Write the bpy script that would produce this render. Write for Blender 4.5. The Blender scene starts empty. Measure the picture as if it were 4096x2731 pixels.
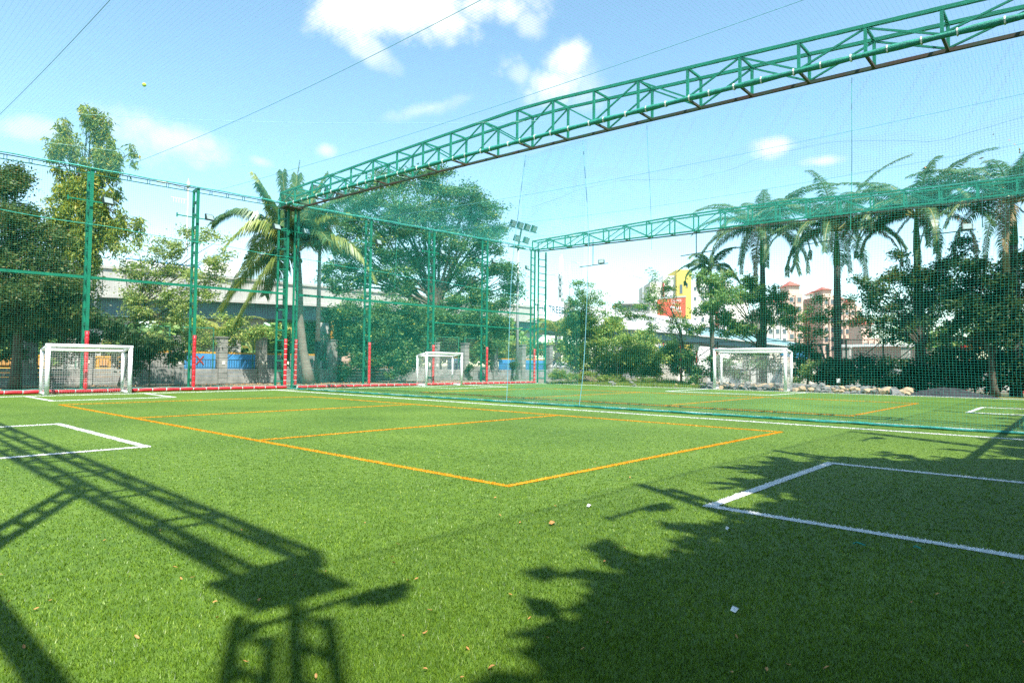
import bpy, math, random
import numpy as np
from mathutils import Vector, Matrix

sc = bpy.context.scene
col = sc.collection
rng = np.random.default_rng(7)
random.seed(7)
R = math.radians

# ------------------------------------------------------------------ camera
# world: x runs along the left fence, y = -v, v runs along the middle net towards the viewer, z up
CAM = np.array([-17.293, -31.992, 1.35])
FPX = 2546.07                                   # focal length in pixels of a 4096 px wide picture
RIGHT = np.array([0.66993309, -0.74235664, 0.00981212])
UP = np.array([-0.03475627, -0.01815812, 0.99923085])
FWD = np.array([0.74160748, 0.66975884, 0.03796627])
cam_d = bpy.data.cameras.new('camera')
cam = bpy.data.objects.new('camera', cam_d)
col.objects.link(cam)
cam_d.sensor_width = 36.0
cam_d.lens = 36.0 * FPX / 4096.0
cam_d.clip_start = 0.05
cam_d.clip_end = 3000
cam.matrix_world = Matrix(((RIGHT[0], UP[0], -FWD[0], CAM[0]), (RIGHT[1], UP[1], -FWD[1], CAM[1]),
                           (RIGHT[2], UP[2], -FWD[2], CAM[2]), (0, 0, 0, 1)))
sc.camera = cam

# ------------------------------------------------------------------ light and sky
SUN_TO = np.array([-0.30, -0.552, 1.0])         # direction towards the sun
SUN_TO = SUN_TO / np.linalg.norm(SUN_TO)
SUN_EL = math.asin(SUN_TO[2])
sd = bpy.data.lights.new('sun', 'SUN')
sun = bpy.data.objects.new('sun', sd)
col.objects.link(sun)
sd.energy = 5.0
sd.angle = R(0.53)
sd.color = (1.0, 0.95, 0.86)
sun.rotation_euler = Vector(SUN_TO).to_track_quat('Z', 'Y').to_euler()
sun.location = (0, 0, 60)

sc.view_settings.view_transform = 'Standard'
sc.view_settings.look = 'None'
sc.view_settings.exposure = 1.24
sc.view_settings.gamma = 1.0
sc.view_settings.use_curve_mapping = False
sc.render.engine = 'CYCLES'
sc.cycles.use_denoising = False
sc.cycles.max_bounces = 7
sc.cycles.transparent_max_bounces = 12
sc.cycles.caustics_reflective = False
sc.cycles.caustics_refractive = False
sc.cycles.sample_clamp_indirect = 6


def ray(px, py):
    """direction of the line of sight through a pixel of the 4096 x 2731 photograph"""
    return (px - 2048) / FPX * RIGHT + (1365.5 - py) / FPX * UP + FWD


def at_d(px, py, d):
    return CAM + ray(px, py) * d


def at_v(px, py, v):
    r = ray(px, py)
    return CAM + r * ((-v - CAM[1]) / r[1])


def at_u(px, py, u):
    r = ray(px, py)
    return CAM + r * ((u - CAM[0]) / r[0])


def at_z(px, py, z=0.0):
    r = ray(px, py)
    return CAM + r * ((z - CAM[2]) / r[2])


def W(u, v, z=0.0):
    return np.array([u, -v, z], float)


# world: physical sky with clouds fixed to directions
world = bpy.data.worlds.new('World')
sc.world = world
world.use_nodes = True
nt = world.node_tree
nt.nodes.clear()


def N(tree, typ, **kw):
    n = tree.nodes.new(typ)
    for k, v in kw.items():
        if k == 'op':
            n.operation = v
        elif isinstance(k, str) and k.startswith('i_'):
            n.inputs[int(k[2:])].default_value = v
        else:
            setattr(n, k, v)
    return n


def lk(tree, a, b):
    tree.links.new(a, b)


def build_world():
    t = nt
    out = N(t, 'ShaderNodeOutputWorld')
    bg = N(t, 'ShaderNodeBackground')
    bg.inputs[1].default_value = 0.104
    sky = N(t, 'ShaderNodeTexSky')
    sky.sky_type = 'NISHITA'
    sky.sun_disc = False
    sky.sun_elevation = SUN_EL
    sky.sun_rotation = math.atan2(SUN_TO[0], SUN_TO[1])
    sky.altitude = 10
    sky.air_density = 1.0
    sky.dust_density = 0.25
    sky.ozone_density = 1.0
    tc = N(t, 'ShaderNodeTexCoord')
    noise = N(t, 'ShaderNodeTexNoise')
    noise.inputs['Scale'].default_value = 7.0
    noise.inputs['Detail'].default_value = 9.0
    noise.inputs['Roughness'].default_value = 0.62
    lk(t, tc.outputs['Generated'], noise.inputs['Vector'])
    sub = N(t, 'ShaderNodeMath', op='SUBTRACT', i_1=0.5)
    lk(t, noise.outputs[0], sub.inputs[0])
    # clouds: photograph direction, angular half sizes, roll, density, how ragged
    clouds = [((1480, 10), .13, .045, -8, 1.0, 2.4), ((1720, 60), .13, .060, 25, 1.0, 2.4), ((1960, 20), .11, .04, -5, .9, 2.4), ((2110, 90), .04, .03, 40, .45, 2.4),
              ((1440, 160), .07, .02, 30, .5, 2.2), ((1800, 170), .03, .03, 20, .6, 2.2), ((1600, -80), .20, .06, 0, 1.0, 2.0),
              ((2270, 250), .045, .040, 10, .95, 2.2), ((2230, 340), .075, .035, -15, .85, 2.4), ((2330, 330), .05, .05, 0, .35, 2.2),
              ((560, 500), .06, .035, 10, .55, 2.4), ((700, 560), .085, .035, 5, .6, 2.4), ((820, 580), .03, .02, 0, .5, 2.4), ((140, 515), .045, .016, -10, .42, 2.0),
              ((1730, 430), .095, .016, -17, .42, 2.0), ((1300, 600), .018, .012, 0, .55, 1.8), ((1040, 645), .022, .010, 8, .4, 1.8), ((2080, 300), .025, .02, 30, .35, 1.8),
              ((3100, 585), .034, .020, -5, .9, 1.8), ((3290, 645), .036, .010, 2, .7, 1.6), ((2500, 1180), .10, .012, 0, .7, 1.5),
              ((2450, 900), .25, .03, -8, .22, 1.8), ((900, 1000), .3, .05, -3, .22, 1.6), ((2600, 1080), .5, .045, 0, .12, 1.6)]
    total = None
    for (px, py), a, b, roll, dens, rag in clouds:
        c = ray(px, py)
        c = c / np.linalg.norm(c)
        r0 = np.cross(c, [0, 0, 1.0])
        r0 /= np.linalg.norm(r0)
        u0 = np.cross(r0, c)
        ca, sa = math.cos(R(roll)), math.sin(R(roll))
        rr, uu = (ca * r0 - sa * u0) / a, (sa * r0 + ca * u0) / b
        d1 = N(t, 'ShaderNodeVectorMath', op='DOT_PRODUCT')
        d1.inputs[1].default_value = rr
        d2 = N(t, 'ShaderNodeVectorMath', op='DOT_PRODUCT')
        d2.inputs[1].default_value = uu
        d3 = N(t, 'ShaderNodeVectorMath', op='DOT_PRODUCT')
        d3.inputs[1].default_value = c
        for d in (d1, d2, d3):
            lk(t, tc.outputs['Generated'], d.inputs[0])
        m1 = N(t, 'ShaderNodeMath', op='POWER', i_1=2.0)
        ab1 = N(t, 'ShaderNodeMath', op='ABSOLUTE')
        lk(t, d1.outputs['Value'], ab1.inputs[0])
        lk(t, ab1.outputs[0], m1.inputs[0])
        ab2 = N(t, 'ShaderNodeMath', op='ABSOLUTE')
        m2 = N(t, 'ShaderNodeMath', op='POWER', i_1=2.0)
        lk(t, d2.outputs['Value'], ab2.inputs[0])
        lk(t, ab2.outputs[0], m2.inputs[0])
        s = N(t, 'ShaderNodeMath', op='ADD')
        lk(t, m1.outputs[0], s.inputs[0])
        lk(t, m2.outputs[0], s.inputs[1])
        q = N(t, 'ShaderNodeMath', op='SQRT')
        lk(t, s.outputs[0], q.inputs[0])
        inv = N(t, 'ShaderNodeMath', op='SUBTRACT', i_0=1.0)
        lk(t, q.outputs[0], inv.inputs[1])
        na = N(t, 'ShaderNodeMath', op='MULTIPLY_ADD', i_1=rag * 1.5)
        lk(t, sub.outputs[0], na.inputs[0])
        lk(t, inv.outputs[0], na.inputs[2])
        mr = N(t, 'ShaderNodeMapRange')
        mr.interpolation_type = 'SMOOTHSTEP'
        mr.inputs[1].default_value = 0.0
        mr.inputs[2].default_value = 1.0
        mr.inputs[4].default_value = dens
        lk(t, na.outputs[0], mr.inputs[0])
        gt = N(t, 'ShaderNodeMath', op='GREATER_THAN', i_1=0.2)
        lk(t, d3.outputs['Value'], gt.inputs[0])
        mm = N(t, 'ShaderNodeMath', op='MULTIPLY')
        lk(t, mr.outputs[0], mm.inputs[0])
        lk(t, gt.outputs[0], mm.inputs[1])
        if total is None:
            total = mm
        else:
            mx = N(t, 'ShaderNodeMath', op='MAXIMUM')
            lk(t, total.outputs[0], mx.inputs[0])
            lk(t, mm.outputs[0], mx.inputs[1])
            total = mx
    mix = N(t, 'ShaderNodeMix', data_type='RGBA')
    lk(t, total.outputs[0], mix.inputs[0])
    tint = N(t, 'ShaderNodeMix', data_type='RGBA', blend_type='MULTIPLY')
    tint.inputs[0].default_value = 1.0
    tint.inputs[7].default_value = (1.26, 1.38, 1.27, 1)
    lk(t, sky.outputs[0], tint.inputs[6])
    lk(t, tint.outputs[2], mix.inputs[6])
    mix.inputs[7].default_value = (5.9, 5.9, 5.8, 1)
    lk(t, mix.outputs[2], bg.inputs[0])
    lk(t, bg.outputs[0], out.inputs[0])


build_world()


# ------------------------------------------------------------------ helpers
ORG = {}


class MB:
    def __init__(self):
        self.v, self.f = [], []

    def quad(self, *p):
        n = len(self.v)
        self.v += [tuple(q) for q in p]
        self.f.append(tuple(range(n, n + len(p))))

    def box(self, c, s, rz=0.0, rx=0.0):
        hx, hy, hz = s[0] / 2, s[1] / 2, s[2] / 2
        m = Matrix.Rotation(rz, 3, 'Z') @ Matrix.Rotation(rx, 3, 'X')
        n = len(self.v)
        for x in (-hx, hx):
            for y in (-hy, hy):
                for z in (-hz, hz):
                    q = m @ Vector((x, y, z))
                    self.v.append((q.x + c[0], q.y + c[1], q.z + c[2]))
        for f in ((0, 1, 3, 2), (4, 6, 7, 5), (0, 4, 5, 1), (2, 3, 7, 6), (0, 2, 6, 4), (1, 5, 7, 3)):
            self.f.append(tuple(n + i for i in f))

    def bar(self, p0, p1, w, h=None, up=(0, 0, 1)):
        h = h or w
        p0, p1 = Vector(p0), Vector(p1)
        d = (p1 - p0).normalized()
        up = Vector(up)
        if abs(d.dot(up)) > 0.98:
            up = Vector((0, 1, 0))
        s = d.cross(up).normalized()
        t = s.cross(d).normalized()
        n = len(self.v)
        for p in (p0, p1):
            for a, b in ((-1, -1), (1, -1), (1, 1), (-1, 1)):
                self.v.append(tuple(p + s * (a * w / 2) + t * (b * h / 2)))
        self.f += [(n, n + 1, n + 2, n + 3), (n + 7, n + 6, n + 5, n + 4)]
        for i in range(4):
            j = (i + 1) % 4
            self.f.append((n + i, n + 4 + i, n + 4 + j, n + j))

    def tube(self, pts, r, n=6, cap=True):
        pts = [Vector(p) for p in pts]
        if not hasattr(r, '__len__'):
            r = [r] * len(pts)
        base = len(self.v)
        u = None
        for i, p in enumerate(pts):
            a = pts[max(i - 1, 0)]
            b = pts[min(i + 1, len(pts) - 1)]
            d = (b - a).normalized()
            if u is None:
                u = d.cross(Vector((0, 0, 1)))
                if u.length < 0.05:
                    u = Vector((1, 0, 0))
            u = (u - d * u.dot(d)).normalized()
            w = d.cross(u)
            for k in range(n):
                t = 2 * math.pi * k / n
                self.v.append(tuple(p + (u * math.cos(t) + w * math.sin(t)) * r[i]))
        for i in range(len(pts) - 1):
            for k in range(n):
                k2 = (k + 1) % n
                a = base + i * n
                self.f.append((a + k, a + k2, a + n + k2, a + n + k))
        if cap:
            self.f.append(tuple(base + k for k in reversed(range(n))))
            self.f.append(tuple(base + (len(pts) - 1) * n + k for k in range(n)))


def np_mesh(name, verts, faces):
    """fast mesh from numpy arrays, all faces with the same number of corners"""
    verts = np.asarray(verts, np.float32).reshape(-1, 3)
    faces = np.asarray(faces, np.int32)
    me = bpy.data.meshes.new(name)
    me.vertices.add(len(verts))
    me.vertices.foreach_set('co', verts.ravel())
    k = faces.shape[1]
    me.loops.add(faces.size)
    me.loops.foreach_set('vertex_index', faces.ravel())
    me.polygons.add(len(faces))
    me.polygons.foreach_set('loop_start', np.arange(0, faces.size, k, dtype=np.int32))
    try:
        me.polygons.foreach_set('loop_total', np.full(len(faces), k, np.int32))
    except Exception:
        pass
    me.update(calc_edges=True)
    return me


def tags(o, label=None, cat=None, group=None, kind=None):
    if label:
        o['label'] = label
    if cat:
        o['category'] = cat
    if group:
        o['group'] = group
    if kind:
        o['kind'] = kind
    return o


def root(name, label, cat, loc, group=None):
    o = bpy.data.objects.new(name, None)
    col.objects.link(o)
    o.empty_display_size = 0.2
    o.location = tuple(float(q) for q in loc)
    ORG[o.name] = Vector(o.location)
    return tags(o, label, cat, group)


def link_mesh(name, me, mat, parent=None, loc=None):
    o = bpy.data.objects.new(name, me)
    col.objects.link(o)
    if mat is not None and not me.materials:
        me.materials.append(mat)
    if parent is not None:
        o.parent = parent
        ORG[o.name] = ORG[parent.name]
    else:
        o.location = tuple(loc) if loc is not None else (0, 0, 0)
        ORG[o.name] = Vector(o.location)
    return o


def part(name, mb, mat, parent, smooth=False, kind=None, label=None):
    """mesh given in world coordinates, stored relative to its thing"""
    g = ORG[parent.name]
    me = bpy.data.meshes.new(name)
    me.from_pydata([(x - g.x, y - g.y, z - g.z) for x, y, z in mb.v], [], mb.f)
    if smooth:
        me.polygons.foreach_set('use_smooth', [True] * len(me.polygons))
    o = link_mesh(name, me, mat, parent)
    return tags(o, label, None, None, kind)


def np_part(name, verts, faces, mat, parent, kind=None, smooth=False, label=None):
    g = np.array(ORG[parent.name])
    me = np_mesh(name, np.asarray(verts).reshape(-1, 3) - g, faces)
    if smooth:
        me.polygons.foreach_set('use_smooth', [True] * len(me.polygons))
    o = link_mesh(name, me, mat, parent)
    return tags(o, label, None, None, kind)


def solo(name, mb, mat, label, cat, loc, group=None, smooth=False, kind=None):
    me = bpy.data.meshes.new(name)
    me.from_pydata([(x - loc[0], y - loc[1], z - loc[2]) for x, y, z in mb.v], [], mb.f)
    if smooth:
        me.polygons.foreach_set('use_smooth', [True] * len(me.polygons))
    o = link_mesh(name, me, mat, None, loc)
    return tags(o, label, cat, group, kind)


def dup(o, loc=None, rz=None, label=None, group=None, parent=None, scale=None):
    c = o.copy()
    col.objects.link(c)
    if parent is not None:
        c.parent = parent
    if loc is not None:
        c.location = tuple(float(q) for q in loc)
    if rz is not None:
        c.rotation_euler = (0, 0, rz)
    if scale is not None:
        c.scale = (scale,) * 3
    if label:
        c['label'] = label
    if group:
        c['group'] = group
    for ch in list(o.children):
        dup(ch, parent=c)
    return c


# ------------------------------------------------------------------ materials
def mat(name, c, c2=None, rough=0.6, scale=4.0, bump=0.0, metal=0.0, spec=0.5, detail=5.0, stretch=None, bscale=None):
    m = bpy.data.materials.new(name)
    m.use_nodes = True
    t = m.node_tree
    b = t.nodes['Principled BSDF']
    b.inputs['Roughness'].default_value = rough
    b.inputs['Metallic'].default_value = metal
    b.inputs['Specular IOR Level'].default_value = spec
    tc = N(t, 'ShaderNodeTexCoord')
    src = tc.outputs['Object']
    if stretch:
        mp = N(t, 'ShaderNodeMapping')
        mp.inputs['Scale'].default_value = stretch
        lk(t, src, mp.inputs[0])
        src = mp.outputs[0]
    nz = N(t, 'ShaderNodeTexNoise')
    nz.inputs['Scale'].default_value = scale
    nz.inputs['Detail'].default_value = detail
    nz.inputs['Roughness'].default_value = 0.65
    lk(t, src, nz.inputs['Vector'])
    c2 = c2 or tuple(q * 0.72 for q in c)
    rp = N(t, 'ShaderNodeValToRGB')
    rp.color_ramp.elements[0].position = 0.36
    rp.color_ramp.elements[1].position = 0.64
    rp.color_ramp.elements[0].color = (*c2, 1)
    rp.color_ramp.elements[1].color = (*c, 1)
    lk(t, nz.outputs[0], rp.inputs[0])
    lk(t, rp.outputs[0], b.inputs['Base Color'])
    if bump:
        bp = N(t, 'ShaderNodeBump')
        bp.inputs['Strength'].default_value = bump
        bp.inputs['Distance'].default_value = 0.03
        n2 = N(t, 'ShaderNodeTexNoise')
        n2.inputs['Scale'].default_value = bscale or scale * 4
        n2.inputs['Detail'].default_value = 6
        lk(t, src, n2.inputs['Vector'])
        lk(t, n2.outputs[0], bp.inputs['Height'])
        lk(t, bp.outputs[0], b.inputs['Normal'])
    return m


def leaf_mat(name, stops, trans=0.3, rough=0.5, spec=0.3, patch=False):
    """colour picked per leaf; light also comes through the blade"""
    m = bpy.data.materials.new(name)
    m.use_nodes = True
    t = m.node_tree
    b = t.nodes['Principled BSDF']
    out = t.nodes['Material Output']
    geo = N(t, 'ShaderNodeNewGeometry')
    rp = N(t, 'ShaderNodeValToRGB')
    el = rp.color_ramp.elements
    el[0].position, el[0].color = stops[0][0], (*stops[0][1], 1)
    el[1].position, el[1].color = stops[-1][0], (*stops[-1][1], 1)
    for p, c in stops[1:-1]:
        e = el.new(p)
        e.color = (*c, 1)
    if patch:
        # uneven wear: the pile is greener here, flatter and duller there
        tc = N(t, 'ShaderNodeTexCoord')
        n1 = N(t, 'ShaderNodeTexNoise')
        n1.inputs['Scale'].default_value = 0.8
        n1.inputs['Detail'].default_value = 8
        n1.inputs['Roughness'].default_value = 0.7
        lk(t, tc.outputs['Object'], n1.inputs['Vector'])
        m1 = N(t, 'ShaderNodeMath', op='MULTIPLY_ADD', i_1=1.1, i_2=-0.58)
        lk(t, n1.outputs[0], m1.inputs[0])
        m2 = N(t, 'ShaderNodeMath', op='MULTIPLY_ADD', i_1=0.92)
        lk(t, geo.outputs['Random Per Island'], m2.inputs[0])
        lk(t, m1.outputs[0], m2.inputs[2])
        lk(t, m2.outputs[0], rp.inputs[0])
    else:
        lk(t, geo.outputs['Random Per Island'], rp.inputs[0])
    lk(t, rp.outputs[0], b.inputs['Base Color'])
    b.inputs['Roughness'].default_value = rough
    b.inputs['Specular IOR Level'].default_value = spec
    tr = N(t, 'ShaderNodeBsdfTranslucent')
    hs = N(t, 'ShaderNodeHueSaturation')
    hs.inputs['Hue'].default_value = 0.485
    hs.inputs['Saturation'].default_value = 1.1
    hs.inputs['Value'].default_value = 1.5
    lk(t, rp.outputs[0], hs.inputs['Color'])
    lk(t, hs.outputs[0], tr.inputs[0])
    mx = N(t, 'ShaderNodeMixShader')
    mx.inputs[0].default_value = trans
    lk(t, b.outputs[0], mx.inputs[1])
    lk(t, tr.outputs[0], mx.inputs[2])
    lk(t, mx.outputs[0], out.inputs[0])
    return m


M = {}
M['green_paint'] = mat('green_paint', (0.008, 0.20, 0.115), (0.010, 0.145, 0.085), rough=0.5, scale=2.2, spec=0.3, detail=9)
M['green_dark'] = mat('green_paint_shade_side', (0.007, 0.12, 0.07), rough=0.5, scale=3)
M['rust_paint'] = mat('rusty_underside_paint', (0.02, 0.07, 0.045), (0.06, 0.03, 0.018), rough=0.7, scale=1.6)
M['net_green'] = mat('green_net_twine', (0.02, 0.36, 0.24), (0.016, 0.30, 0.21), rough=0.55, scale=2)
M['net_teal'] = mat('teal_net_twine', (0.03, 0.50, 0.40), (0.02, 0.42, 0.35), rough=0.5, scale=2)
M['net_roll'] = mat('rolled_green_net', (0.012, 0.26, 0.18), (0.008, 0.15, 0.11), rough=0.7, scale=9, bump=0.6)
M['net_roof'] = mat('roof_net_twine', (0.06, 0.44, 0.36), (0.05, 0.36, 0.32), rough=0.5, scale=2)
M['rope_teal'] = mat('teal_rope', (0.012, 0.25, 0.21), (0.008, 0.13, 0.115), rough=0.6, scale=14, bump=0.4)
M['rope_blue'] = mat('pale_blue_rope', (0.16, 0.44, 0.56), rough=0.6, scale=14)
M['rope_pale'] = mat('pale_rope', (0.42, 0.72, 0.70), rough=0.6, scale=14)
M['red_pad'] = mat('red_vinyl_padding', (0.58, 0.028, 0.04), (0.48, 0.02, 0.03), rough=0.38, scale=5, bump=0.25)
M['white_tie'] = mat('white_tie_cord', (0.78, 0.79, 0.78), rough=0.6)
M['white_vinyl'] = mat('white_vinyl_padding', (0.82, 0.82, 0.84), (0.74, 0.75, 0.79), rough=0.45, scale=5, bump=0.15)
M['white_net'] = mat('white_goal_net_twine', (0.80, 0.81, 0.80), rough=0.6)
M['seam_grey'] = mat('grey_seam', (0.45, 0.47, 0.55), rough=0.6)
M['concrete'] = mat('weathered_concrete', (0.29, 0.285, 0.265), (0.16, 0.16, 0.15), rough=0.9, scale=1.6, bump=0.3)
M['concrete_pale'] = mat('pale_concrete', (0.46, 0.44, 0.40), (0.36, 0.35, 0.32), rough=0.9, scale=0.5, bump=0.2, stretch=(1, 1, 0.35))
M['girder'] = mat('blue_grey_girder', (0.10, 0.17, 0.20), (0.08, 0.13, 0.15), rough=0.7, scale=0.6)
M['ramp_blue'] = mat('pale_blue_parapet_paint', (0.30, 0.50, 0.56), (0.24, 0.42, 0.48), rough=0.7, scale=0.4)
M['black_iron'] = mat('black_railing_iron', (0.02, 0.022, 0.022), rough=0.5)
M['mesh_green'] = mat('green_mesh_frame', (0.03, 0.22, 0.13), rough=0.5)
M['chain'] = mat('chain_link_wire', (0.16, 0.17, 0.14), rough=0.5, metal=0.4)
M['brown_iron'] = mat('brown_fence_iron', (0.07, 0.045, 0.03), (0.10, 0.05, 0.03), rough=0.7, scale=6)
M['bark'] = mat('brown_bark', (0.10, 0.075, 0.05), (0.05, 0.038, 0.028), rough=0.9, scale=5, bump=0.6, stretch=(1, 1, 0.3))
M['bark_grey'] = mat('grey_palm_bark', (0.22, 0.19, 0.15), (0.13, 0.11, 0.09), rough=0.9, scale=3, bump=0.5, stretch=(0.6, 0.6, 5))
M['bark_royal'] = mat('royal_palm_bark', (0.11, 0.105, 0.085), (0.065, 0.065, 0.052), rough=0.9, scale=3, bump=0.4, stretch=(0.6, 0.6, 4))
M['shaft'] = mat('green_crownshaft', (0.10, 0.20, 0.06), (0.06, 0.13, 0.04), rough=0.75, scale=3, stretch=(1, 1, 0.2), spec=0.2)
M['rock_grey'] = mat('grey_basalt', (0.20, 0.20, 0.19), (0.10, 0.105, 0.11), rough=0.85, scale=3, bump=0.6)
M['rock_tan'] = mat('tan_stone', (0.42, 0.31, 0.19), (0.28, 0.22, 0.15), rough=0.85, scale=3, bump=0.6)
M['black_gravel'] = mat('dark_gravel', (0.035, 0.037, 0.045), (0.015, 0.016, 0.02), rough=0.9, scale=24, bump=0.8)
M['soil'] = mat('brown_soil', (0.15, 0.115, 0.08), (0.09, 0.07, 0.05), rough=0.95, scale=7, bump=0.7)
M['asphalt'] = mat('asphalt', (0.07, 0.07, 0.068), (0.05, 0.05, 0.05), rough=0.9, scale=2, bump=0.3)
M['ground'] = mat('dusty_ground', (0.22, 0.185, 0.135), (0.14, 0.12, 0.09), rough=0.95, scale=0.9, bump=0.5, bscale=14, detail=8)
M['lamp_body'] = mat('lamp_housing', (0.03, 0.06, 0.055), rough=0.45, metal=0.2)
M['lamp_glass'] = mat('lamp_glass', (0.30, 0.38, 0.36), (0.24, 0.32, 0.31), rough=0.12, spec=0.6)
M['yellow'] = mat('yellow_board_paint', (0.62, 0.33, 0.03), (0.52, 0.26, 0.02), rough=0.5, scale=2)
M['orange_board'] = mat('faded_orange_board', (0.60, 0.30, 0.08), (0.50, 0.25, 0.07), rough=0.7, scale=2)
M['blue_board'] = mat('blue_board_paint', (0.07, 0.30, 0.62), (0.05, 0.24, 0.52), rough=0.55, scale=1.2)
M['grey_board'] = mat('dusty_grey_board', (0.30, 0.28, 0.25), (0.22, 0.22, 0.22), rough=0.8, scale=1.5)
M['white_paint'] = mat('white_paint', (0.78, 0.78, 0.77), (0.70, 0.70, 0.70), rough=0.5, scale=1)
M['white_hoarding'] = mat('white_hoarding_sheet', (0.82, 0.83, 0.85), (0.78, 0.79, 0.82), rough=0.6, scale=0.3)
M['navy_print'] = mat('navy_print', (0.02, 0.09, 0.16), rough=0.7)
M['grey_print'] = mat('grey_print', (0.20, 0.22, 0.24), rough=0.7)
M['red_hoarding'] = mat('red_hoarding_sheet', (0.62, 0.085, 0.04), (0.56, 0.075, 0.035), rough=0.6, scale=0.3)
M['cream_wall'] = mat('cream_wall', (0.70, 0.66, 0.58), (0.62, 0.58, 0.50), rough=0.85, scale=0.2)
M['white_wall'] = mat('white_wall', (0.76, 0.76, 0.74), (0.68, 0.68, 0.67), rough=0.85, scale=0.2)
M['yellow_wall'] = mat('yellow_wall', (0.62, 0.48, 0.10), (0.56, 0.43, 0.09), rough=0.85, scale=0.2)
M['red_wall'] = mat('red_wall', (0.48, 0.06, 0.07), rough=0.8, scale=0.2)
M['pink_wall'] = mat('pink_wall', (0.62, 0.43, 0.34), (0.56, 0.39, 0.31), rough=0.85, scale=0.15)
M['red_roof'] = mat('red_roof_tiles', (0.42, 0.11, 0.08), rough=0.8, scale=0.4)
M['window'] = mat('dark_window_glass', (0.06, 0.08, 0.10), (0.09, 0.11, 0.13), rough=0.2, spec=0.7, scale=0.3)
M['steel'] = mat('galvanised_steel', (0.42, 0.43, 0.43), (0.34, 0.35, 0.35), rough=0.5, metal=0.3)
M['black_paint'] = mat('black_paint', (0.025, 0.025, 0.028), rough=0.5)
M['red_paint'] = mat('red_paint', (0.50, 0.03, 0.025), rough=0.5)
M['car_white'] = mat('white_car_paint', (0.78, 0.78, 0.80), rough=0.25, spec=0.6)
M['rubber'] = mat('black_rubber', (0.02, 0.02, 0.02), rough=0.8)
M['ball'] = mat('tennis_ball_felt', (0.55, 0.62, 0.05), (0.48, 0.55, 0.05), rough=0.9, scale=20)
M['paper'] = mat('white_paper_scrap', (0.80, 0.80, 0.82), rough=0.7)
M['dry_leaf'] = leaf_mat('dry_fallen_leaf', [(0, (0.30, 0.13, 0.035)), (0.5, (0.42, 0.20, 0.06)), (1, (0.40, 0.26, 0.12))], 0.1)

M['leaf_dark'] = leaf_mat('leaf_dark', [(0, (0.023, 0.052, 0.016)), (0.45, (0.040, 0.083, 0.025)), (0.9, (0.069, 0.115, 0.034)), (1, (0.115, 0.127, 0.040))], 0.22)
M['leaf_olive'] = leaf_mat('leaf_olive', [(0, (0.030, 0.062, 0.016)), (0.5, (0.065, 0.115, 0.028)), (0.9, (0.12, 0.165, 0.04)), (1, (0.20, 0.13, 0.05))], 0.28)
M['leaf_mast'] = leaf_mat('leaf_mast', [(0, (0.06, 0.11, 0.018)), (0.4, (0.15, 0.22, 0.03)), (0.8, (0.27, 0.33, 0.05)), (1, (0.42, 0.34, 0.04))], 0.38)
M['leaf_pale'] = leaf_mat('leaf_pale', [(0, (0.120, 0.196, 0.053)), (0.5, (0.240, 0.330, 0.090)), (0.9, (0.390, 0.450, 0.150)), (1, (0.450, 0.450, 0.300))], 0.4)
M['leaf_rain'] = leaf_mat('leaf_rain', [(0, (0.035, 0.096, 0.035)), (0.5, (0.072, 0.167, 0.054)), (0.965, (0.135, 0.239, 0.064)), (0.985, (0.450, 0.431, 0.064)), (1, (0.450, 0.450, 0.079))], 0.28)
M['leaf_bush'] = leaf_mat('leaf_bush', [(0, (0.084, 0.178, 0.042)), (0.5, (0.209, 0.335, 0.073)), (0.9, (0.398, 0.450, 0.115)), (1, (0.450, 0.450, 0.167))], 0.33)
M['leaf_neem'] = leaf_mat('leaf_neem', [(0, (0.064, 0.154, 0.046)), (0.5, (0.134, 0.260, 0.072)), (0.92, (0.234, 0.360, 0.100)), (1, (0.396, 0.306, 0.090))], 0.33)
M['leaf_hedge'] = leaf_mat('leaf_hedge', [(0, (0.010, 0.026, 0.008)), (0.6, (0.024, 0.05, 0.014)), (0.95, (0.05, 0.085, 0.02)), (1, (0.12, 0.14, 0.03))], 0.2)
M['leaf_grass'] = leaf_mat('leaf_wild_grass', [(0, (0.10, 0.18, 0.025)), (0.6, (0.21, 0.30, 0.045)), (1, (0.30, 0.30, 0.09))], 0.35)
M['frond_royal'] = leaf_mat('frond_royal', [(0, (0.040, 0.095, 0.040)), (0.6, (0.085, 0.165, 0.065)), (1, (0.17, 0.24, 0.11))], 0.32, rough=0.4, spec=0.4)
M['frond_dry'] = leaf_mat('dry_frond', [(0, (0.16, 0.11, 0.05)), (1, (0.32, 0.24, 0.12))], 0.15)
M['frond_coco'] = leaf_mat('frond_coco', [(0, (0.10, 0.16, 0.03)), (0.5, (0.22, 0.28, 0.06)), (1, (0.36, 0.38, 0.10))], 0.35, rough=0.4, spec=0.4)
M['frond_coco_dark'] = leaf_mat('frond_coconut_green', [(0, (0.039, 0.091, 0.033)), (0.6, (0.078, 0.156, 0.052)), (1, (0.156, 0.234, 0.078))], 0.25, rough=0.36, spec=0.5)
M['rachis'] = mat('frond_midrib', (0.30, 0.27, 0.08), (0.20, 0.20, 0.06), rough=0.5)
M['blade'] = leaf_mat('turf_blade', [(0, (0.036, 0.088, 0.006)), (0.5, (0.108, 0.205, 0.013)), (0.85, (0.19, 0.30, 0.026)), (1, (0.28, 0.36, 0.07))], 0.22, rough=0.42, spec=0.28, patch=True)
M['blade_white'] = leaf_mat('white_turf_blade', [(0, (0.62, 0.63, 0.64)), (1, (0.84, 0.84, 0.84))], 0.2)
M['blade_orange'] = leaf_mat('orange_turf_blade', [(0, (0.52, 0.245, 0.008)), (1, (0.72, 0.38, 0.02))], 0.2)


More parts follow.
